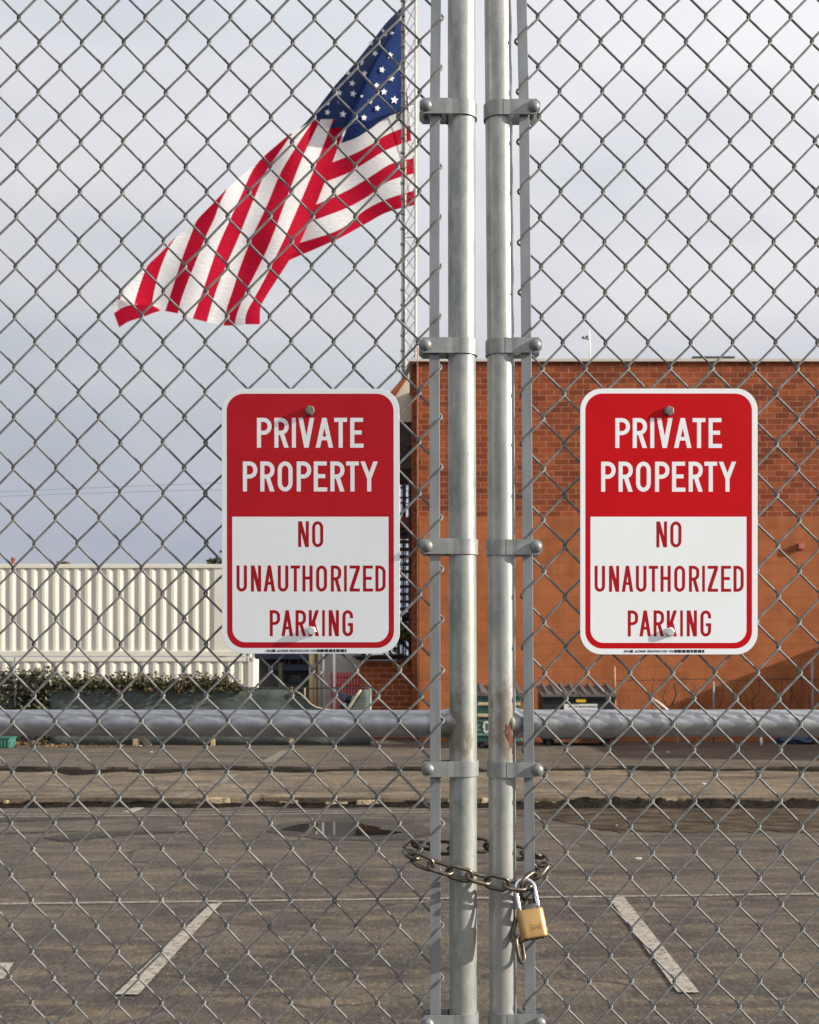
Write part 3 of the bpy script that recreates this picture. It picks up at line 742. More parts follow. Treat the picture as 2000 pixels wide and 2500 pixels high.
M_BLOCK = brick("orange_painted_block", (.325, .105, .038), (.36, .119, .044), (.23, .068, .026), .41, .2007, .004, .5, .75, .55)
M_ANNEX = brick("annex_brick", (.22, .055, .02), (.30, .075, .026), (.42, .20, .11), .24, .10, .009)
M_COPE = mat("coping_metal", (.55, .50, .43), .5, .1, .4, .1)
DB = 20.7
xL = P(1020, 0, DB).x; xRt = 15.5; zt = P(0, 884, DB).z; zb = P(0, 1263, DB).z; Yb = DB + 5.6
bl = thing("brick_building", "long flat roofed building, red brick above and orange painted block below", "building", (7, DB, ZF))
b = MB(); b.box((xL, DB, zb + .0), (xRt, Yb, zt)); b.build("brick_wall", M_BRICK, bl)
b = MB(); b.box((xL + .02, DB - .012, ZF - .1), (xRt, Yb, zb - .002)); b.build("block_wall", M_BLOCK, bl)
b = MB(); b.box((P(1005.5, 0, DB).x, DB + .16, ZF - .1), (xL - .003, Yb, zt - .01)); b.build("corner_pier", M_PIER, bl)
b = MB(); b.box((P(1000, 0, DB).x, DB - .05, zt + .003), (xRt + .05, Yb + .05, zt + .05)); b.build("coping", M_COPE, bl)
M_PIPE = mat("painted_conduit", (.26, .10, .05), .6, 0, .3, .3, 5)
b = MB(); px_ = P(1019, 0, DB).x; b.tube([(px_, DB - .03, zt + .25), (px_, DB - .03, zt - .5), (px_, DB - .03, ZF + .2)], .014, 8); b.build("downpipe", M_PIPE, bl)
# roof and wall bits
M_WHITE = mat("white_paint", (.72, .70, .66), .6, 0, .3, .08)
M_DK = mat("dark_metal", (.05, .05, .055), .6, .2, .4, .2)
fl = thing("floodlight_pole", "thin white pole with twin floodlights on the roof edge", "floodlight", P(1442, 884, 23.5))
b = MB(); b.tube([P(1442, 890, 23.5), P(1440, 835, 23.5), P(1438, 806, 23.5)], .013, 8); b.build("pole", M_WHITE, fl)
for x, y in ((1424, 824), (1433, 822)):
    b = MB()
    p = P(x, y, 23.42); b.box((p.x - .024, p.y - .04, p.z - .014), (p.x + .022, p.y + .04, p.z + .016)); b.build("lamp_head", M_DK, fl, bevel=.008)
b = MB(); p = P(1424, 826, 23.5); q = P(1440, 828, 23.5); b.bar(p, q, .02, .02); b.build("bracket", M_DK, fl)
b = MB(); p0 = P(1692, 873, 22.5); p1 = P(1795, 869.5, 22.5); b.box((p0.x, 22.5, p0.z), (p1.x, 23.6, p1.z)); 
for x in (1705, 1782): q = P(x, 873, 22.6); b.box((q.x - .04, 22.6, zt - .05), (q.x + .04, 22.7, q.z))
tag(b.build("roof_hatch", M_DK), "low dark flat hatch lying on the roof behind the white coping", "roof hatch")
p = P(1953, 1334.5, DB)
wb = thing("alarm_box", "small brick red box fixed high on the orange wall", "alarm box", (p.x, DB - .012, p.z))
M_BOXR = mat("box_red", (.30, .07, .045), .5, 0, .4, .1)
b = MB(); b.box((p.x - .05, DB - .085, p.z - .052), (p.x + .05, DB - .0125, p.z + .052)); b.build("case", M_BOXR, wb, bevel=.006)
b = MB(); b.box((p.x - .04, DB - .089, p.z - .042), (p.x + .04, DB - .0852, p.z + .042)); b.build("cover", mat("box_cover", (.36, .12, .09), .5), wb)
# neighbouring shed right of the frame, its shadow falls across the foot of the wall
M_STUC = mat("grey_stucco", (.30, .28, .25), .9, 0, .2, .12, 3, bump=.4, bscale=60, bdist=.01)
sh = thing("neighbour_shed", "low grey shed that adjoins the orange wall on its right", "shed", (11.5, 19, ZF))
xs0 = 9.2; hs0 = 1.4 - 90 / F * DB + .39 * (xs0 - 4.6)
b = MB(); b.box((xs0, 15.6, ZF - .1), (13.6, DB - .02, hs0 - .12)); b.build("wall", M_STUC, sh)
b = MB(); b.box((xs0 - .1, 15.5, hs0 - .117), (13.7, DB - .015, hs0)); b.build("roof", M_DK, sh)

# ------------------------------------------------------------------ elevated cabin, stairs, annex
M_CREAM = mat("cream_stucco", (.52, .47, .36), .85, 0, .2, .1, 2)
M_BROWN = mat("dark_brown_board", (.075, .060, .040), .85, 0, .2, .3, 4)
M_RUSTB = mat("brick_red_fascia", (.26, .075, .03), .8, 0, .2, .25, 5)
M_STEEL = mat("rusty_dark_steel", (.045, .035, .032), .7, .3, .3, .4, 12)
M_STEELR = mat("red_oxide_steel", (.14, .035, .025), .7, .1, .3, .3, 8)
DC = 23.2
cabn = thing("raised_cabin", "cream gabled cabin raised above the stairs beside the brick corner", "cabin", P(945, 1150, DC))
b = MB(); prof = [(1008, 896), (990, 918), (962, 962), (905, 1046), (905, 1030), (1008, 1030)]
prof = [(1010, 890), (958, 966), (905, 1030), (1010, 1030)]
b.prism([P(x, y, DC) for x, y in prof], (0, 2.2, 0)); b.build("wall", M_CREAM, cabn)
b = MB()
b.prism([P(x, y, DC - .03) for x, y in ((952, 958), (991, 913), (997, 920), (962, 972), (905, 1048), (898, 1040))], (0, 2.28, 0)); b.build("fascia", M_RUSTB, cabn)
b = MB(); b.prism([P(x, y, DC - .045) for x, y in ((984, 919), (1000, 880), (1013, 880), (1007, 897), (990, 923))], (0, 2.3, 0)); b.build("roof_trim", M_DK, cabn)
b = MB(); p0 = P(905, 1031, DC); p1 = P(1012, 1142, DC); b.box((p0.x, DC + .05, p1.z), (p1.x, DC + 2.2, p0.z)); b.build("lower_wall", M_BROWN, cabn)
b = MB(); p0 = P(993, 1070, DC); p1 = P(1003, 1090, DC); b.box((p0.x, DC + .01, p1.z), (p1.x, DC + .049, p0.z)); b.build("window", M_DK, cabn)
st = thing("steel_stairs", "dark open tread steel stairs and landing between the sign and the brick corner", "stairs", P(945, 1815, 22.3))
b = MB(); zl = P(0, 1275, 22.4).z
b.box((P(880, 0, 22.4).x, 22.4, zl - .10), (P(1007, 0, 22.4).x, 24.4, zl + .10)); b.build("landing", M_STEELR, st)
DS = 22.6
for i in range(13):
    y = 1303 + 18.3 * i; p0 = P(885, y, DS - .05 * i); p1 = P(1005, y, DS - .05 * i)
    m = MB(); m.box((p0.x, p0.y, p0.z - .022), (p1.x, p0.y + .26, p0.z + .022)); m.build("tread", M_STEEL, st)
for x in (884, 1002):
    m = MB(); m.bar(P(x, 1285, DS + .3), P(x, 1540, DS - .62), .05, .2); m.build("stringer", M_STEEL, st)
m = MB()
for x in (890, 1001): m.tube([P(x, 1812, 22.38), P(x, 1165, 22.38)], .03, 8)
for y in (1174, 1215): m.tube([P(880, y, 22.42), P(1004, y, 22.42)], .016, 6)
for x in (900, 920, 940, 960, 988): m.tube([P(x, 1174, 22.42), P(x, 1268, 22.42)], .010, 6)
m.build("railing", M_STEEL, st)
m = MB(); m.bar(P(905, 1590, 22.9), P(1003, 1490, 22.9), .05, .05); m.bar(P(905, 1490, 22.9), P(1003, 1590, 22.9), .05, .05)
p0 = P(890, 1515, 22.2); p1 = P(1004, 1500, 22.2); m.box((p0.x, 22.2, p0.z), (p1.x, 22.9, p1.z)); m.build("brace", M_STEEL, st)
an = thing("brick_annex", "low red brick annex below the stairs at the end of the green fence", "annex", P(945, 1812, 21.3))
b = MB(); p0 = P(878, 1612, 21.3); p1 = P(1004, 1812, 21.3); b.box((p0.x, 21.3, ZF - .1), (p1.x, 22.1, p0.z)); b.build("wall", M_ANNEX, an)
b = MB(); p0 = P(868, 1611, 21.2); p1 = P(1009, 1600, 21.2); b.box((p0.x, 21.15, p0.z + .003), (p1.x, 22.15, p1.z))
b.bar(P(862, 1604, 21.1), P(985, 1597, 21.1), .03, .2); b.build("roof", M_STEEL, an)
m = MB()
for k in range(9):
    x = 975 - 12 * k + random.uniform(-4, 4); y = 1588 + random.uniform(-14, 4); p = P(x, y, 21.6); q = P(x + random.uniform(-16, 16), y + 10, 21.5)
    m.bar(p, q, random.uniform(.03, .08), .06)
tag(m.build("scrap_pile", M_STEEL), "dark scrap steel piled on the roof of the low brick annex", "scrap metal")

# ------------------------------------------------------------------ things behind the green fence
M_NAVY = mat("navy_paint", (.030, .042, .075), .55, 0, .4, .3, 4)
M_GLASS = mat("dark_window", (.03, .06, .075), .12, 0, .6, .2)
M_WOOD = mat("weathered_timber", (.17, .14, .105), .85, 0, .2, .3, 8, (1, 1, .2))
M_GREYW = mat("grey_render", (.42, .39, .36), .85, 0, .2, .2, 3)
M_YEL = mat("ochre_paint", (.46, .35, .19), .6, 0, .3, .15, 5)
DN = 24.0
kv = thing("blue_kiosk", "dark navy kiosk with a striped band under its roof behind the green fence", "kiosk", P(695, 1690, DN))
Bx = lambda mb, x0, y0, x1, y1, D, dep: mb.box((P(x0, y1, D).x, D, P(x0, y1, D).z), (P(x1, y0, D).x, D + dep, P(x1, y0, D).z))
b = MB(); p0 = P(630, 1600, DN); p1 = P(768, 1700, DN); b.box((p0.x, DN + .1, -.915), (p1.x, DN + 2.2, p0.z + .3)); b.build("body", mat("kiosk_grey", (.10, .095, .09), .7), kv)
b = MB(); Bx(b, 622, 1590, 756, 1609, DN - .5, .59); b.build("roof_fascia", M_NAVY, kv)
b = MB(); Bx(b, 655, 1622, 766, 1637, DN - .35, .44); b.build("awning", M_NAVY, kv)
for x in (693, 705, 727, 737): b = MB(); Bx(b, x, 1609.5, x + 4, 1621.5, DN + .02, .07); b.build("slat", M_YEL, kv)
b = MB(); Bx(b, 694, 1648, 735, 1667, DN + .04, .058); b.build("window", M_GLASS, kv)
b = MB(); Bx(b, 680, 1618, 689, 1700, DN - .7, .12); b.build("post", M_WOOD, kv)
pp = thing("pipe_column", "pair of ochre vertical pipes with a small white lamp beside the grey wall", "pipes", P(772, 1812, 22.4))
for x, r, yt_ in ((762, .055, 1540), (781, .035, 1540), (770, .018, 1655)): b = MB(); b.tube([P(x, 1812, 22.4), P(x, yt_, 22.4)], r, 12); b.build("pipe", M_YEL, pp)
b = MB(); p = P(786, 1645, 22.3); b.dome((p.x, p.y, p.z + .02), .03, -.05, (0, 0, 1)); b.dome((p.x, p.y, p.z + .02), .03, .03, (0, 0, 1)); b.build("lamp", mat("lamp_glass", (.9, .92, .95), .3), pp)
b = MB(); Bx(b, 783, 1655, 790, 1740, 22.35, .06); b.build("junction_box", mat("box_grey", (.22, .22, .26), .5), pp)
b = MB(); p0 = P(792, 1540, 22.9); p1 = P(884, 1812, 22.9); b.box((p0.x, 22.9, ZF - .1), (p1.x, 23.3, p0.z)); 
tag(b.build("grey_wall", M_GREYW), "plain grey rendered wall behind the red picket gate", "wall")
b = MB(); b.tube([P(816.5, 1812, 21.2), P(816.5, 1560, 21.2)], .022, 10)
b.tube([P(816.5, 1562, 21.2), P(816.5, 1552, 21.2)], .03, 10)
tag(b.build("white_pole", M_WHITE), "thin white pole in front of the red picket gate", "pole")
M_REDF = mat("red_gate_paint", (.50, .022, .022), .5, 0, .4, .15, 6)
rg = thing("picket_gate", "bright red picket gate seen through the torn green screen", "gate", P(845, 1812, 21.9))
x = 808
while x < 884:
    b = MB()
    p0 = P(x, 1642 + random.uniform(-1, 1), 21.9); p1 = P(x + 4.6, 1808, 21.9); b.box((p0.x, 21.9, p1.z), (p1.x, 21.93, p0.z)); x += 7.4
    b.build("picket", M_REDF, rg)
for y in (1652, 1672, 1740, 1795):
    b = MB(); p0 = P(806, y, 21.9); p1 = P(886, y + 4, 21.9); b.box((p0.x, 21.932, p1.z), (p1.x, 21.97, p0.z)); b.build("rail", M_REDF, rg)
m = MB()
for k in range(7):
    p = P(838 + 5 * k + random.uniform(-3, 3), 1718 + random.uniform(-16, 20), 20.6); m.bar(p, p + Vector((random.uniform(-.2, .2), .1, random.uniform(-.1, .14))), .09, .12)
p0 = P(836, 1735, 20.7); p1 = P(868, 1812, 20.7); m.box((p0.x, 20.7, ZF), (p1.x, 21.0, p0.z))
tag(m.build("junk_heap", M_NAVY), "dark blue heap of junk behind the hole in the green screen", "junk heap")

# green screened fence
DFN = 19.6
zs = ZF
fc = thing("screened_fence", "low wire fence covered by a torn green windscreen", "fence", P(450, 1820, DFN))
def screen_mat():
    t = NT("green_windscreen"); a = t.noise(t.co((1, 1, 1)), 1.6, 5, .6); w = t.noise(t.co((1, 1, 3)), 9, 4, .6)
    c = t.ramp(a, [(.3, (.048, .060, .056)), (.55, (.085, .100, .092)), (.75, (.120, .130, .118))])
    t.col(t.mix(t.ramp(w, [(.55, 0), (.75, .5)]), c, (.15, .15, .125))); t.set(.8, 0, .2); t.bump(w, .4, .03); return t.m
M_SCREEN = screen_mat()
b = MB()
outline_top = [(122, 1683), (300, 1684), (500, 1683), (640, 1682), (700, 1684), (722, 1688)]
notch = [(722, 1688), (735, 1696), (746, 1706), (756, 1718), (770, 1727), (790, 1732), (812, 1735), (822, 1735.5), (838, 1735), (850, 1733), (858, 1722), (868, 1705), (879, 1690), (881, 1684)]
rest = [(902, 1683)]
topl = outline_top + notch[1:] + rest
cols = []
xsn = sorted(set([x for x, y in topl] + list(range(122, 902, 12))))
rows = [[] for _ in range(8)]
for x in xsn:
    yt = interp(topl, x)
    for k in range(8):
        y = yt + (1819 - yt) * k / 7; p = P(x, y, DFN); p.y += .025 * mnoise.noise(Vector((p.x * 2.2, 0, p.z * 3))) + .012 * math.sin(p.x * 9)
        rows[k].append(tuple(p))
b.grid(rows); sc_o = b.build("windscreen", M_SCREEN, fc); sd = sc_o.modifiers.new("solid", 'SOLIDIFY'); sd.thickness = .006
b = MB(); b.tube([P(x, y - .5, DFN - .02) for x, y in notch], .014, 8); b.tube([P(x, y - 1, DFN - .02) for x, y in ((881, 1686), (866, 1706), (855, 1722), (846, 1735))], .02, 8)
b.tube([P(744, 1680, DFN - .01), P(744, 1704, DFN - .02)], .012, 6); b.build("torn_edge", mat("frayed_canvas", (.33, .30, .22), .9), fc)
b = MB(); b.tube([P(x, 1680 + 1.2 * math.sin(x * .02), DFN + .01) for x in range(-240, 906, 20)], .013, 6); b.tube([P(-240, 1640, DFN + .01), P(130, 1640, DFN + .01)], .01, 6); b.build("top_wire", M_STEEL, fc)
M_STUB = mat("tan_post_paint", (.40, .30, .18), .7, 0, .3, .25, 9)
for x, y0, m_ in ((37, 1605, M_BAR), (330, 1676, M_STUB), (520, 1678, M_STUB), (712, 1678, M_STUB), (904, 1676, M_BAR), (-150, 1610, M_BAR)):
    m = MB(); m.tube([P(x, y0, DFN + .05), P(x, 1824, DFN + .05)], .02, 8)
    if m_ is M_STUB: q = P(x, 1820, DFN - .09); m.box((q.x - .03, q.y - .03, ZF), (q.x + .03, q.y + .03, ZF + .11))
    m.build("post", m_, fc)
b = MB()
for k in range(70):
    xa = -260 + 9 * k * 1.0
    for sgn in (1, -1):
        pa = P(xa, 1640, DFN + .02); pb = P(xa + sgn * 165, 1818, DFN + .02 + .004 * sgn)
        if xa + max(0, sgn * 165) < 126 and xa + min(0, sgn * 165) > -262: b.bar(pa, pb, .004, .004)
b.build("wire_netting", M_BAR, fc)
# vines on the fence
def leaf_mat(name, cols):
    t = NT(name); o = t.n('ShaderNodeNewGeometry'); n = t.noise(o.outputs['Position'], 7, 4, .7)
    r = o.outputs['Random Per Island']
    k = t.math('ADD', t.math('MULTIPLY', r, .65), t.math('MULTIPLY', n, .45))
    t.col(t.ramp(k, [(.15 + .7 * i / (len(cols) - 1), c) for i, c in enumerate(cols)])); t.set(.7, 0, .25); return t.m
M_VINE = leaf_mat("vine_leaves", [(.020, .015, .010), (.028, .030, .012), (.048, .060, .021), (.055, .032, .019), (.075, .088, .032), (.10, .05, .026)])
M_STEM = mat("vine_stem", (.10, .075, .05), .9, 0, .2, .3, 20)
def leaf(mb, p, s, up=None):
    a = Euler((random.uniform(-1.3, 1.3), random.uniform(-1.3, 1.3), random.uniform(0, 6.3))).to_matrix()
    v = [Vector((0, -.5, 0)), Vector((.32, -.1, .06)), Vector((.2, .3, .02)), Vector((0, .55, -.04)), Vector((-.22, .3, .02)), Vector((-.32, -.1, .06))]
    mb.add([p + a @ (q * s) for q in v], [tuple(range(6))])
vh = thing("vine_hedge", "ragged green and brown vines trailing along the top of the green screen", "vines", P(280, 1820, DFN + .15))
b = MB()
for k in range(10500):
    x = random.uniform(-260, 592)
    top = 1657 + 12 * mnoise.noise(Vector((x * .018, 2, 0))) + 9 * mnoise.noise(Vector((x * .07, 5, 0)))
    if x < 130: top -= 14
    if x > 560: top += (x - 560) * .8
    bot = 1690 + 8 * mnoise.noise(Vector((x * .05, 9, 0)))
    if x < 125: bot = 1800
    t = random.random() ** (.8); y = top + (bot - top) * t + random.gauss(0, 3)
    if random.random() < .06: y = top - random.uniform(0, 14)
    if x < 125 and random.random() < .25 and y > 1690: continue
    leaf(b, P(x, y, DFN + .12 + random.gauss(0, .13)), random.uniform(.035, .075))
for k in range(7000):
    x = random.uniform(-260, 122); leaf(b, P(x, 1646 + 12 * mnoise.noise(Vector((x * .05, 4, 0))) + 168 * random.random() ** .95, DFN + .2 + random.gauss(0, .09)), random.uniform(.06, .10))
b.build("foliage", M_VINE, vh)
b = MB()
for k in range(70):
    x = random.uniform(-240, 580); pts = []; y = 1640 + random.uniform(0, 20)
    bot = 1818 if x < 130 else 1690
    while y < bot:
        pts.append(P(x, y, DFN + .14 + random.uniform(-.06, .06))); x += random.uniform(-9, 9); y += random.uniform(7, 16)
    if len(pts) > 2: b = MB(); b.tube(pts, random.uniform(.004, .009), 5); b.build("stem", M_STEM, vh)
# dead leaves along the fence foot
M_DEAD = leaf_mat("dead_leaves", [(.07, .035, .018), (.14, .07, .03), (.20, .11, .045), (.10, .06, .04)])
b = MB()
for k in range(420):
    x = min(random.expovariate(1 / 110), 420) - 60; y = random.gauss(1822, 3.5) ; p = G(x, max(1816, y), ZF); p.z += .01 + .03 * random.random() + (.07 * random.random() if x < 120 else 0)
    leaf(b, p, random.uniform(.03, .06))
struct(b.build("fallen_leaves", M_DEAD), 'stuff')
p = P(10, 1828, 18.9)
gb = thing("green_crate", "teal plastic crate on the ground at the left edge beside the fence", "crate", (p.x, p.y, ZF))
M_TEAL = mat("teal_plastic", (.035, .14, .11), .5, 0, .4, .15)
b = MB(); b.box((p.x - .24, p.y, ZF), (p.x + .085, p.y + .3, ZF + .15))
for k in range(6): b.box((p.x - .22 + .055 * k, p.y - .012, ZF + .01), (p.x - .20 + .055 * k, p.y - .001, ZF + .14))
b.build("body", M_TEAL, gb, bevel=.005); b = MB(); b.box((p.x - .255, p.y - .02, ZF + .152), (p.x + .10, p.y + .315, ZF + .172)); b.build("rim", M_TEAL, gb, bevel=.004)

# ------------------------------------------------------------------ shipping containers
DCN = 33.3
M_CONT = mat("cream_container", (.68, .645, .55), .55, 0, .3, .09, 1.2, (1, 1, .3))
M_CONTS = mat("container_rust", (.16, .10, .06), .8, 0, .2, .5, 6)
def container(label, z0, h, x0, x1, flat):
    X0, X1 = (x0 - 1000) / F * DCN, (x1 - 1000) / F * DCN; dep = 2.44; z1 = z0 + h
    g = thing("shipping_container", label, "container", ((X0 + X1) / 2, DCN + dep / 2, z0), "stacked cream shipping containers")
    Xf = (flat - 1000) / F * DCN
    b = MB(); prof = []; x = X0 + .12
    while x < Xf:
        prof += [(x, .02), (x + .075, .02), (x + .150, .047), (x + .225, .047)]; x += .30
    prof += [(x, .02), (X1 - .16, .02)]
    b.grid([[(px_, DCN + py_, z0 + .17) for px_, py_ in prof], [(px_, DCN + py_, z1 - .12) for px_, py_ in prof]], 0, False)
    b.build("side_panel", M_CONT, g)
    b = MB(); b.box((X0 + .02, DCN + .10, z0 + .2), (X1 - .02, DCN + dep - .05, z1 - .03)); b.build("shell", M_CONT, g)
    b = MB(); b.box((X0 + .17, DCN, z1 - .118), (X1 - .17, DCN + .098, z1 - .004)); b.build("top_rail", M_CONT, g, bevel=.01)
    b = MB(); b.box((X0 + .17, DCN - .012, z0 + .015), (X1 - .17, DCN + .098, z0 + .168)); b.build("bottom_rail", M_CONT, g, bevel=.01)
    for X in (X0, X1 - .165):
        b = MB(); b.box((X, DCN - .002, z0 + .121), (X + .165, DCN + .16, z1 - .121)); cp = b.build("corner_post", M_CONT, g, bevel=.01)
        for zz in (z0, z1 - .118):
            b = MB(); b.box((X - .006, DCN - .01, zz), (X + .171, DCN + .17, zz + .118)); b.box((X + .055, DCN - .013, zz + .03), (X + .11, DCN - .0095, zz + .09), 1)
            b.build("corner_casting", [M_CONT, M_DK], cp)
    return g
zc = P(0, 1604, DCN).z; zct = P(0, 1377, DCN).z
container("cream corrugated container on top of the stack, its full side visible behind the fence", zc, zct - zc, -460, 612, 505)
container("cream corrugated container at the bottom of the stack, half hidden by vines", -.915, zc - .012 + .915, -452, 620, 596)
b = MB(); p = P(32, 1378, DCN + 1); b.tube([(p.x, p.y, zct), (p.x, p.y, zct + .22)], .05, 10); b.tube([(p.x, p.y, zct + .2), (p.x, p.y, zct + .27)], .065, 10)
tag(b.build("vent_pipe", mat("vent_rust", (.16, .06, .04), .8)), "short rusty vent pipe standing on the top container", "pipe")
b = MB(); p = P(151, 1378, DCN + 1); b.box((p.x - .13, p.y, zct), (p.x + .13, p.y + .3, zct + .12)); b.box((p.x - .15, p.y - .02, zct + .122), (p.x + .15, p.y + .32, zct + .16))
tag(b.build("vent_box", M_BROWN), "small dark square vent box on the top container", "vent")
# distant tree behind the containers
tr = thing("palm_tree", "distant tree top just showing above the container beside the sign", "tree", ((530 - 1000) / F * 60, 60, -.915))
b = MB()
for k in range(700):
    a = random.uniform(0, 6.28); q = random.random() ** .5 * .8; c = P(546, 1386, 60)
    leaf(b, c + Vector((q * math.cos(a), q * math.sin(a) * .8, random.gauss(0, .28) - .2 * q)), random.uniform(.15, .3))
b.build("crown", leaf_mat("far_leaves", [(.03, .04, .02), (.05, .07, .03), (.07, .09, .04)]), tr)
b = MB(); c = P(545, 1378, 60); b.tube([(c.x, 60, -.915), (c.x, 60, 3), (c.x, 60, c.z)], [.25, .2, .12], 8); b.build("trunk", M_STEM, tr)
# green plants seen below the stairs
sb = thing("green_shrub", "bright green shrub glimpsed under the steel stairs", "shrub", P(975, 1700, 26))
b = MB()
for k in range(700): leaf(b, P(random.gauss(972, 18), random.gauss(1545, 14), 26 + random.gauss(0, .3)), random.uniform(.06, .12))
b.build("foliage", leaf_mat("shrub_leaves", [(.06, .09, .02), (.12, .17, .04), (.18, .22, .06)]), sb)
b = MB(); q = P(972, 1545, 26); b.tube([(q.x, 26, -.915), (q.x + .05, 26, .6), (q.x, 26, q.z)], [.06, .05, .03], 6); b.build("stem", M_STEM, sb)
# power lines
def cable(y0, y1, D, label):
    m = MB(); pts = []
    for i in range(41):
        t = i / 40; x = -1400 + 2900 * t; y = y0 + (y1 - y0) * ((x) / 540.0) + 10 * ((x - 270) / 800.0) ** 2
        pts.append(P(x, y, D))
    m.tube(pts, .007, 5); tag(m.build("power_line", M_DK), label, "power line", "power lines over the containers")
cable(1200, 1178, 58, "upper thin power line crossing the sky above the containers"); cable(1211, 1194, 58, "lower thin power line crossing the sky above the containers")

# ------------------------------------------------------------------ dumpsters
M_BINK = mat("black_dumpster_steel", (.022, .022, .023), .55, .1, .4, .3, 5)
M_LID = mat("grey_black_plastic_lid", (.105, .092, .082), .7, 0, .3, .2, 6)
M_BING = mat("green_dumpster_steel", (.05, .145, .115), .6, .1, .35, .3, 4)
M_BINRIB = mat("rust_chipped_rib", (.42, .34, .18), .75, 0, .3, .5, 30)
M_YLW = mat("yellow_sticker", (.62, .42, .01), .5, 0, .4, .08)
def dumpster(label, x0, x1, D, body, ribs, nlid, hs):
    """front loader bin: flared body, two ribbed sloping lids, fork pockets, castors"""
    X0, X1 = (x0 - 1000) / F * D, (x1 - 1000) / F * D; dep = .85; w = X1 - X0; zf, zbk = hs
    g = thing("dumpster", label, "dumpster", ((X0 + X1) / 2, D + dep / 2, ZF), "dumpsters along the orange wall")
    z0 = ZF + .11
    b = MB()
    b.prism([(X0 + .05, D + .06, z0), (X0 + .05, D + dep, z0), (X0 + .05, D + dep, zbk), (X0 + .05, D, zf)], (w - .1, 0, 0)); b.build("body", body, g)
    b = MB()
    b.box((X0 + .02, D - .025, zf - .06), (X1 - .02, D + .03, zf - .005)); b.box((X0 + .02, D - .02 + .06, z0), (X1 - .02, D + .055, z0 + .05)); b.build("rim", body, g, bevel=.008)
    for X in (X0 - .055, X1 - .048):
        b = MB(); b.box((X, D + .1, z0 + .30), (X + .10, D + dep - .05, z0 + .46)); b.build("fork_pocket", body, g, bevel=.01)
    if ribs:
        for zz in ribs:
            b = MB(); b.box((X0 + .06, D - .045, zz - .025), (X1 - .06, D + .02, zz + .025)); b.build("rib", M_BINRIB, g, bevel=.01)
    for q in range(nlid):
        xa = X0 + w * q / nlid + .008; xb = X0 + w * (q + 1) / nlid - .008
        rows = [[], []]; prof = []; x = xa; nr_ = 4; pw = (xb - xa) / nr_
        for k in range(nr_):
            prof += [(xa + pw * k + .0, 0), (xa + pw * k + pw * .52, 0), (xa + pw * k + pw * .60, .055), (xa + pw * k + pw * .88, .055), (xa + pw * k + pw * .99, 0)]
        for x, hgt in prof:
            rows[0].append((x, D - .04, zf + .012 + hgt * .35)); rows[1].append((x, D + dep + .02, zbk + .012 + hgt))
        b = MB(); b.grid(rows, 0, False)
        b.box((xa, D - .055, zf - .02), (xb, D - .041, zf + .02)); ld = b.build("lid", M_LID, g); sd = ld.modifiers.new("solid", 'SOLIDIFY'); sd.thickness = .012
    for X in (X0 + .14, X1 - .14):
        for yy in (D + .14, D + dep - .14):
            b = MB(); b.tube([(X - .025, yy, ZF + .055), (X + .025, yy, ZF + .055)], .055, 14); b.box((X - .035, yy - .03, ZF + .06), (X + .035, yy + .03, z0)); b.build("castor", M_DK, g)
    return g
DD = 19.35
zfr = P(0, 1698, DD).z; zbk_ = P(0, 1676, DD + .85).z
dk = dumpster("black dumpster with ribbed grey lids, a yellow sticker and a white label", 1320, 1508, DD, M_BINK, None, 2, (zfr, zbk_))
b = MB(); p0 = P(1407, 1707, DD - .03); p1 = P(1431, 1714.5, DD - .03); b.box((p0.x, DD - .028, p1.z), (p1.x, DD - .0255, p0.z)); b.build("yellow_sticker", M_YLW, dk)
b = MB(); p0 = P(1378, 1719, DD - .03); p1 = P(1460, 1741, DD - .03); b.box((p0.x, DD - .004, p1.z), (p1.x, DD + .012, p0.z)); b.build("white_label", mat("label_white", (.62, .60, .58), .6), dk)
font_mesh("CITY OF SANTA MONICA", .042, "label_lettering", M_BLACK, dk, P(1424, 1727.5, DD - .006), ext=.001)
DG = 18.75
gd = dumpster("green dumpster with rusty cream ribs and the number 30, standing behind the gate posts", 1156, 1279, DG, M_BING, (P(0, 1719, DG).z, P(0, 1747, DG).z), 1, (P(0, 1696, DG).z, P(0, 1675, DG + .85).z))
b = MB(); p0 = P(1159, 1756, DG - .02); p1 = P(1276, 1796, DG - .02); b.box((p0.x, DG - .008, p1.z), (p1.x, DG + .05, p0.z)); b.build("front_plate", mat("faded_teal", (.11, .20, .165), .7, 0, .2, .3, 8), gd)
M_30 = mat("number_white", (.62, .58, .50), .7, 0, .2, .2, 30)
font_mesh("3", .26, "number_three", mat("number_dark", (.015, .03, .028), .7), gd, P(1174, 1789, DG - .013), ext=.004)
font_mesh("0", .26, "number_zero", M_30, gd, P(1188, 1789, DG - .013), ext=.004)
def crumple(name, p, r, m, label, cat, group=None, flat=.6):
    import bmesh
    bm = bmesh.new(); bmesh.ops.create_icosphere(bm, subdivisions=3, radius=1)
    for v in bm.verts:
        d = v.co.normalized(); k = 1 + .45 * mnoise.noise(d * 2.2 + Vector((p.x * 3, p.y, 0))) + .22 * mnoise.noise(d * 6 + Vector((p.x, 1, 2)))
        v.co = Vector((d.x * r[0] * k, d.y * r[1] * k, max(-.9, d.z * k) * r[2]))
    me = bpy.data.meshes.new(name); bm.to_mesh(me); bm.free(); me.materials.append(m)
    o = bpy.data.objects.new(name, me); S.collection.objects.link(o); o.location = (p.x, p.y, p.z + r[2] * .85); WLOC[o.name] = o.location.copy()
    return tag(o, label, cat, group)
M_BLUE = mat("blue_plastic", (.02, .18, .42), .35, 0, .5, .2, 20); M_TARP = mat("blue_tarp", (.035, .065, .12), .5, 0, .4, .2, 5)
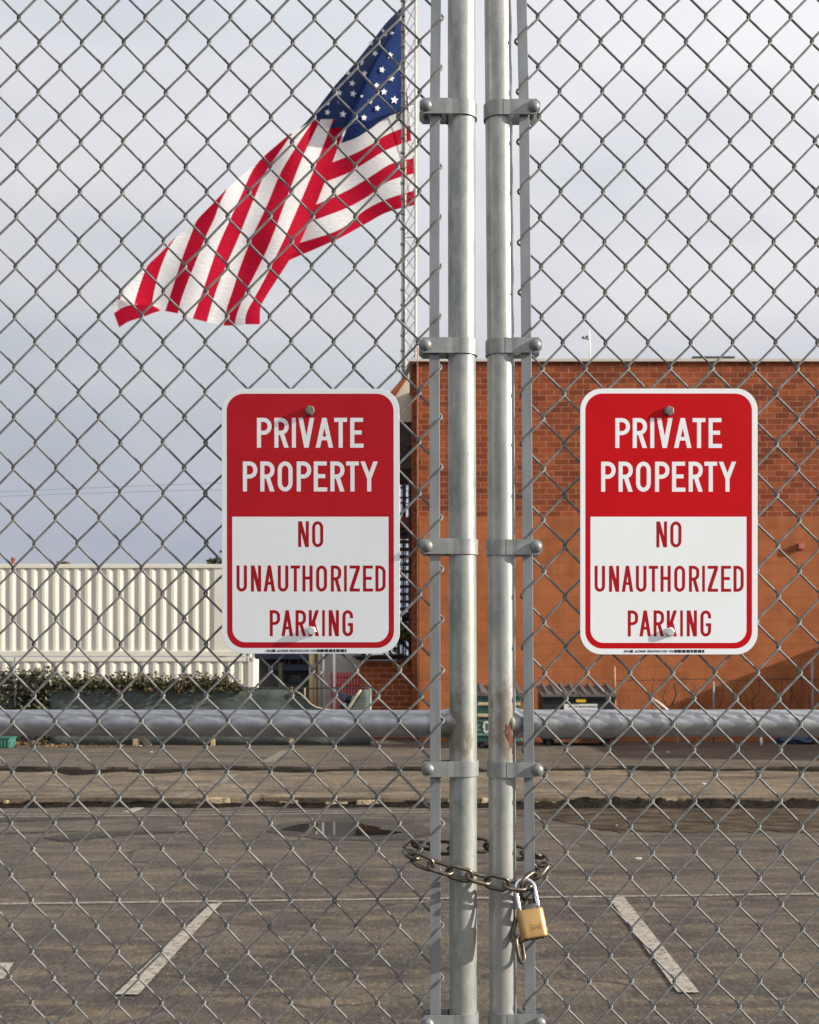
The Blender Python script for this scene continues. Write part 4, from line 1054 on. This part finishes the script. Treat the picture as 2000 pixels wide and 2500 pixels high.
crumple("plastic_bag", G(1345, 1817, ZF), (.055, .05, .05), M_TARP, "dull blue crumpled bag under the left end of the black dumpster", "plastic bag", "blue litter by the dumpster")
crumple("plastic_bag", G(1479, 1813, ZF), (.05, .05, .035), M_BLUE, "bright blue crumpled bag under the right end of the black dumpster", "plastic bag", "blue litter by the dumpster")
crumple("tarp_bundle", G(1945, 1816, ZF), (.33, .2, .07), M_TARP, "flat blue tarp bundle on the ground at the right edge", "tarp")
# ------------------------------------------------------------------ wire fence along the orange wall
wf = thing("wire_fence", "sagging wire fence with dead vines along the foot of the orange wall", "fence", P(1750, 1815, 20.1))
M_POSTG = mat("grey_post", (.24, .24, .25), .6, .3, .4, .2); M_POSTR = mat("rust_post", (.30, .17, .09), .8, 0, .3, .4, 12)
for x, xt, y0, r_, m_ in ((1503, 1500, 1627, .022, M_POSTR), (1743, 1742, 1664, .018, M_POSTG), (1985, 1983, 1610, .025, M_POSTG), (2250, 2250, 1610, .025, M_POSTG)):
    m = MB(); m.tube([P(x, 1816, 20.1), P((x + xt) / 2, 1720, 20.1), P(xt, y0, 20.1)], r_, 8); m.build("post", m_, wf)
b = MB(); b.tube([P(1503, 1662, 20.1)] + [P(1503 + 40 * k, 1660 + 1.5 * math.sin(k), 20.1) for k in range(1, 20)], .006, 5)
for k in range(60):
    xa = 1500 + 14 * k
    for sg in (1, -1): b.bar(P(xa, 1662, 20.1), P(xa + sg * 120, 1812, 20.1 + .005 * sg), .0022, .0022)
b.build("netting", M_STEEL, wf)
b = MB(); rv = random.Random(11)
for k in range(26):
    x = rv.uniform(1510, 2080); pts = []; y = rv.uniform(1640, 1700); x0 = x
    while y < 1800:
        pts.append(P(x, y, 20.07 + rv.uniform(-.04, .04))); x += rv.uniform(-8, 8); y += rv.uniform(6, 16)
    if len(pts) > 2: b.tube(pts, rv.uniform(.0025, .006), 5)
b.tube([P(1652, 1664, 20.05), P(1646, 1676, 20.0), P(1652, 1690, 20.0), P(1648, 1706, 20.03), P(1640, 1722, 20.05)], .014, 6)
b.build("dead_vine", mat("dead_vine_bark", (.07, .045, .028), .9, 0, .2, .3, 20), wf)
b = MB(); b.tube([P(1592, 1706, 20.0), P(1606, 1714, 19.9), P(1630, 1733, 19.85), P(1650, 1760, 19.9), P(1655, 1815, 20)], [.02, .02, .018, .018, .018], 8)
tag(b.build("bent_pipe", M_WHITE), "bent pale pipe sticking up before the orange wall right of the dumpster", "pipe")
b = MB(); p = G(1859, 1820, ZF); b.tube([(p.x, p.y, ZF), (p.x, p.y, ZF + .13)], .02, 8); b.tube([(p.x, p.y, ZF + .06), (p.x + .03, p.y, ZF + .06)], .012, 6)
tag(b.build("marker_stake", M_WHITE), "short white stake on the paving near the blue tarp", "stake")
# litter
M_PAPER = mat("paper_litter", (.62, .59, .54), .8)
for x, y, z, lab in ((370, 1837, ZF, "white paper scrap lying out on the far paving left of centre"), (343, 1822, ZF, "small white ball of paper against the green screen"), (1632, 1837, ZF, "white paper scrap on the far paving below the orange wall"), (1720, 1915, ZM, "round pale paper scrap on the middle paving at the right"), (1559, 2098, 0, "tiny pale scrap on the near asphalt right of the posts"), (1505, 2018, 0, "tan scrap of card beside the dirt strip at the right")):
    p = G(x, y, z); crumple("paper_scrap", p, (.024, .02, .007), M_PAPER, lab, "litter", "paper litter on the paving")
b = MB(); q = P(352, 1818, 19.3); b.bar((q.x - .1, 19.4, ZF + .16), (q.x + .12, 19.2, ZF + .012), .08, .02); b.bar((q.x - .13, 19.42, ZF + .1), (q.x - .13, 19.42, ZF + .01), .03, .02)
tag(b.build("broken_board", M_WOOD), "grey broken board leaning on the foot of the green screen", "board")

# ------------------------------------------------------------------ radio mast
DM = 25.9
ms_ = thing("radio_mast", "slender lattice radio mast beside the flag, rising past the brick corner", "mast", ((1000 - 1000) / F * DM, DM, -.915))
M_MASTC = mat("cream_mast_steel", (.50, .45, .36), .55, .2, .4, .2, 5); M_MASTD = mat("grey_mast_steel", (.13, .13, .13), .6, .3, .4, .3, 6)
xl_, xr_ = P(985, 0, DM).x, P(1015, 0, DM).x
L = [(xl_, DM, M_MASTD, .020), (xr_, DM - .05, M_MASTC, .026), (P(990, 0, DM + .25).x, DM + .25, M_MASTC, .016)]
ztop = P(0, -420, DM).z
for x, y, m_, r_ in L:
    m = MB(); m.tube([(x, y, -.915), (x, y, ztop)], r_, 8); m.build("leg", m_, ms_)
m = MB(); z = -.8; k = 0; st_ = .36
while z < ztop - st_:
    for i in range(3):
        a, c = L[i], L[(i + 1) % 3]
        if k % 2: a, c = c, a
        m.tube([(a[0], a[1], z), (c[0], c[1], z + st_)], .007, 4, cap=False)
        if i == 0 and k % 8 == 0: m.tube([(a[0], a[1], z), (c[0], c[1], z)], .010, 4, cap=False)
    z += st_; k += 1
m.build("bracing", M_MASTD, ms_)
m = MB(); xk = xl_ - .035; m.tube([(xk, DM - .03, .5), (xk, DM - .03, ztop)], .010, 6); z = 0.
while z < ztop: m.box((xk - .03, DM - .05, z), (xl_ + .03, DM + .02, z + .035)); z += .33
m.build("cable_ladder", M_MASTD, ms_)

# ------------------------------------------------------------------ flag
DF = 29.4
def cloth(name, c, tr=.45):
    t = NT(name); a = t.noise(t.co((1, 1, 1)), 2.0, 5, .6); w = t.noise(t.co((1.3, 1, 6.5)), 3.4, 5, .7)
    t.col(t.ramp(a, [(.3, tuple(x * .94 for x in c)), (.7, c)])); t.set(.7, 0, .08); t.bump(w, .5, .07)
    tl = t.n('ShaderNodeBsdfTranslucent'); tl.inputs['Color'].default_value = (*c, 1)
    ms = t.n('ShaderNodeMixShader'); ms.inputs[0].default_value = tr
    out = t.t.nodes['Material Output']; t.l(t.b.outputs[0], ms.inputs[1]); t.l(tl.outputs[0], ms.inputs[2]); t.l(ms.outputs[0], out.inputs[0]); return t.m
M_FR = cloth("flag_red", (.52, .007, .034)); M_FW = cloth("flag_white", (.90, .88, .88), .5); M_FB = cloth("flag_blue", (.006, .019, .085), .12); M_FS = cloth("star_white", (.85, .85, .87), .3)
flag = thing("national_flag", "large red, white and blue flag with stars and stripes streaming behind the mesh", "flag", P(985, 18, DF + .4))
K = 2.1563
Z2 = lambda x, y: (250 + x / K, 300 + y / K)
Z1 = lambda x, y: (250 + x / K, y / K)
def resample(pts, n):
    p = np.array(pts, float); s = np.concatenate(([0], np.cumsum(np.linalg.norm(np.diff(p, axis=0), axis=1)))); sm = spline(pts, 8, False)
    s = np.concatenate(([0], np.cumsum(np.linalg.norm(np.diff(sm, axis=0), axis=1))))
    q = np.linspace(0, s[-1], n); return np.stack([np.interp(q, s, sm[:, 0]), np.interp(q, s, sm[:, 1])], 1)
r9l = [(840, 185), (785, 260), (735, 370), (685, 480), (630, 600), (590, 700), (540, 850), (505, 950), (475, 1030)]
r7r = [(655, 350), (620, 420), (590, 500), (553, 580), (520, 660), (480, 760), (440, 860), (412, 940), (397, 1003)]
r7l = [(500, 510), (470, 580), (440, 655), (410, 740), (372, 860), (347, 940), (330, 990)]
r5r = [(385, 606), (345, 670), (315, 740), (290, 815), (272, 890), (260, 962)]
r5l = [(235, 755), (207, 825), (185, 890), (167, 952)]
r9r = [(1000, 55), (920, 170), (860, 260), (815, 360), (765, 480), (718, 600), (665, 720), (615, 840), (577, 950), (550, 1048)]
L3 = [(1110, -15), (950, 240), (868, 430), (788, 600), (725, 760), (690, 870), (660, 960), (645, 1020), (638, 1067)]
L2 = [(1150, -20), (1052, 185), (962, 420), (878, 640), (806, 790), (760, 880), (722, 970), (702, 1030), (697, 1067)]
L1 = [(1215, -20), (1130, 205), (1045, 410), (967, 590), (905, 720), (850, 830), (795, 930), (757, 1005), (752, 1060)]
Rr = [(1290, -10), (1212, 205), (1125, 430), (1040, 632), (985, 722), (915, 830), (852, 930), (832, 975), (830, 1060)]
strips = [  # left curve, right curve, colour (0 red 1 white)
    (L1, Rr, 0), (L2, L1, 1), (L3, L2, 0), (r9r, L3, 1),
    ([(990, 55), (840, 185)] + r9l[1:], r9r, 0),
    ([(840, 185), (750, 265), (655, 350)] + r7r[1:], r9l, 1),
    ([(650, 350), (580, 425)] + r7l, r7r, 0),
    ([(500, 510), (385, 606)] + r5r[1:], r7l, 1),
    ([(380, 606), (300, 690)] + r5l, r5r, 0),
    ([(235, 755), (165, 825), (110, 880), (82, 925), (100, 938)], r5l, 1)]
b = MB()
def Bdepth(x, y):        # fly part: nearer towards its left edge so that it turns to the sun
    edge = interp([(-20, 1290), (205, 1212), (430, 1125), (632, 1040), (722, 985), (830, 915), (930, 852), (1060, 830)], y)
    d = max(0, edge - x)
    return DF + .68 - .00085 * d + .07 * math.sin(d * .018 + y * .004) + .03 * math.sin(y * .016 + d * .01)
for lc, rc_, ci in strips:
    A, B_ = resample(lc, 44), resample(rc_, 44); rows = []
    for i in range(44):
        row = []
        for j in range(7):
            q = A[i] + (B_[i] - A[i]) * j / 6; sx_, sy_ = Z2(*q); row.append(tuple(P(sx_, sy_, Bdepth(*q))))
        rows.append(row)
    b.grid(rows, ci)
# curled tip
def tip(poly_top, poly_bot, ci, d0, d1):
    A, B_ = resample(poly_top, 14), resample(poly_bot, 14)
    b.grid([[tuple(P(*Z2(*(A[i] + (B_[i] - A[i]) * j / 4)), DF + d0 + (d1 - d0) * j / 4)) for j in range(5)] for i in range(14)], ci)
tip([(42, 935), (100, 932), (168, 950)], [(60, 1002), (110, 968), (170, 958)], 1, -.30, -.22)
tip([(60, 1002), (110, 970), (175, 955), (260, 960), (305, 985)], [(88, 1077), (140, 1045), (205, 1025), (260, 1003), (306, 988)], 0, -.22, -.32)
tip([(110, 880), (92, 905), (72, 925)], [(112, 882), (100, 910), (90, 932)], 0, -.1, -.12)
# hoist part: stripes running from the hoist into the fold
Hs = [[(1610, -92), (1500, -56), (1400, 12), (1330, 50), (1262, 72), (1180, 105)],
      [(1620, 12), (1500, 60), (1420, 110), (1330, 160), (1210, 208), (1120, 245)],
      [(1625, 92), (1500, 140), (1400, 200), (1300, 260), (1180, 308), (1090, 345)],
      [(1640, 185), (1520, 215), (1400, 290), (1280, 360), (1125, 430), (1040, 465)],
      [(1642, 265), (1500, 310), (1400, 385), (1280, 450), (1115, 512), (1030, 545)],
      [(1643, 355), (1500, 400), (1380, 460), (1250, 560), (1038, 632), (960, 660)],
      [(1645, 432), (1500, 470), (1370, 540), (1230, 615), (985, 722), (950, 740)]]
def Adepth(x, y): return DF + 1.22 - .26 * ((1640 - x) / 650) + .07 * math.sin((x - y * .6) * .013)
for k in range(6):
    A, B_ = resample(Hs[k], 34), resample(Hs[k + 1], 34)
    b.grid([[tuple(P(*Z2(*(A[i] + (B_[i] - A[i]) * j / 5)), Adepth(*(A[i] + (B_[i] - A[i]) * j / 5)))) for j in range(6)] for i in range(34)], 1 if k % 2 == 0 else 0)
b.build("stripes", [M_FR, M_FW], flag, merge=.002, recalc=False)
# canton: two panels meeting in a soft crease
hoist = [(1583, 30), (1584, 120), (1586, 210), (1592, 320), (1600, 420), (1606, 500), (1612, 572)]
crease = [(1575, 38), (1530, 170), (1470, 270), (1405, 390), (1355, 500), (1315, 600), (1290, 668)]
silh = [(1570, 42), (1495, 118), (1440, 190), (1330, 330), (1222, 452), (1105, 605), (1025, 690)]
b = MB()
def Cdepth(q, k):        # k: 0 hoist, 1 crease, 2 silhouette
    return DF + (1.10, .30, 1.6)[k]
def panel(A, B_, ka, kb):
    A, B_ = resample(A, 30), resample(B_, 30); rows = []
    for i in range(30):
        row = []
        for j in range(12):
            t = j / 11; q = A[i] + (B_[i] - A[i]) * t; s = t * t * (3 - 2 * t)
            wob = .03 * math.sin(q[1] * .03 + t * 3) * math.sin(math.pi * t); d = Cdepth(0, ka) + (Cdepth(0, kb) - Cdepth(0, ka)) * (s * .6 + t * .4) + wob
            row.append(tuple(P(*Z1(*q), d)))
        rows.append(row)
    b.grid(rows, 0)
panel(hoist, crease, 0, 1); panel(crease, silh, 1, 2)
# lower lip of the canton: fills down to the first white stripe and the fold
def lip(A, B_, da, db):
    A, B_ = resample(A, 16), resample(B_, 16)
    b.grid([[tuple(P(*Z1(*(A[i] + (B_[i] - A[i]) * j / 4)), da[0] + (da[1] - da[0]) * i / 15 + ((db[0] + (db[1] - db[0]) * i / 15) - (da[0] + (da[1] - da[0]) * i / 15)) * j / 4)) for j in range(5)] for i in range(16)], 0)
lip([(1612, 572), (1450, 615), (1290, 664)], [(1611, 576), (1500, 616), (1400, 686), (1330, 728), (1258, 752)], (DF + 1.10, DF + .30), (DF + 1.10, DF + .70))
lip([(1290, 668), (1150, 672), (1025, 690)], [(1286, 676), (1215, 656), (1150, 645), (1100, 655), (1022, 694)], (DF + .30, DF + 1.6), (DF + .33, DF + 1.6))
# stars
stars = [(1436, 280, 17, 0), (1370, 330, 19, 0), (1315, 437, 18, 0), (1247, 488, 18, 0), (1320, 492, 19, 0), (1185, 590, 17, 0), (1267, 600, 20, 0), (1381, 385, 16, 0), (1515, 290, 18, 1), (1473, 366, 17, 1), (1522, 410, 18, 1),
         (1444, 448, 15, 1), (1483, 482, 18, 1), (1410, 533, 14, 1), (1538, 525, 22, 1), (1448, 568, 16, 1), (1378, 618, 17, 1), (1490, 180, 13, 0), (1523, 172, 12, 1), (1415, 226, 14, 0), (1294, 383, 14, 0), (1187, 543, 14, 0), (1248, 540, 12, 0), (1366, 505, 8, 1), (1478, 160, 11, 0)]
def canton_depth(x, y):
    xh = interp([(q[1], q[0]) for q in hoist], y); xc = interp([(q[1], q[0]) for q in crease], y); xsil = interp([(q[1], q[0]) for q in silh], y)
    if x >= xc: t = (xh - x) / max(1, xh - xc); a, c = 1.10, .30
    else: t = (xc - x) / max(1, xc - xsil); a, c = .30, 1.6
    s = t * t * (3 - 2 * t); return DF + a + (c - a) * (s * .6 + t * .4)
for x, y, r_, rt in stars:
    pts = []
    a0 = R(-90 + random.uniform(-14, 14) + (8 if rt else 12))
    for k in range(10):
        rr = r_ * (1.02 if k % 2 == 0 else .46); a = a0 + k * math.pi / 5; q = (x + rr * math.cos(a) * .95, y + rr * math.sin(a)); pts.append(q)
    pl = [P(*Z1(*q), min(canton_depth(*q), canton_depth(x, y) + .06) - .045) for q in pts]
    b.prism(pl, (0, .012, 0), 1)
b.build("canton", [M_FB, M_FS], flag, merge=.0005, recalc=False)
b = MB(); q = P(1584, 30, 1)
b.tube([P(984, -420, DF - .03), P(984, -100, DF + .6), P(*Z1(1583, 30), DF + 1.10)] + [P(*Z1(x + 1, y), DF + 1.11) for x, y in hoist[1:]] + [P(*Z2(x, y), DF + 1.13) for x, y in ((1622, 12), (1642, 185), (1645, 432))] + [P(1017, 560, DF + .5), P(1016, 640, DF - .04)], .012, 6)
b.build("halyard", M_WHITE, flag)
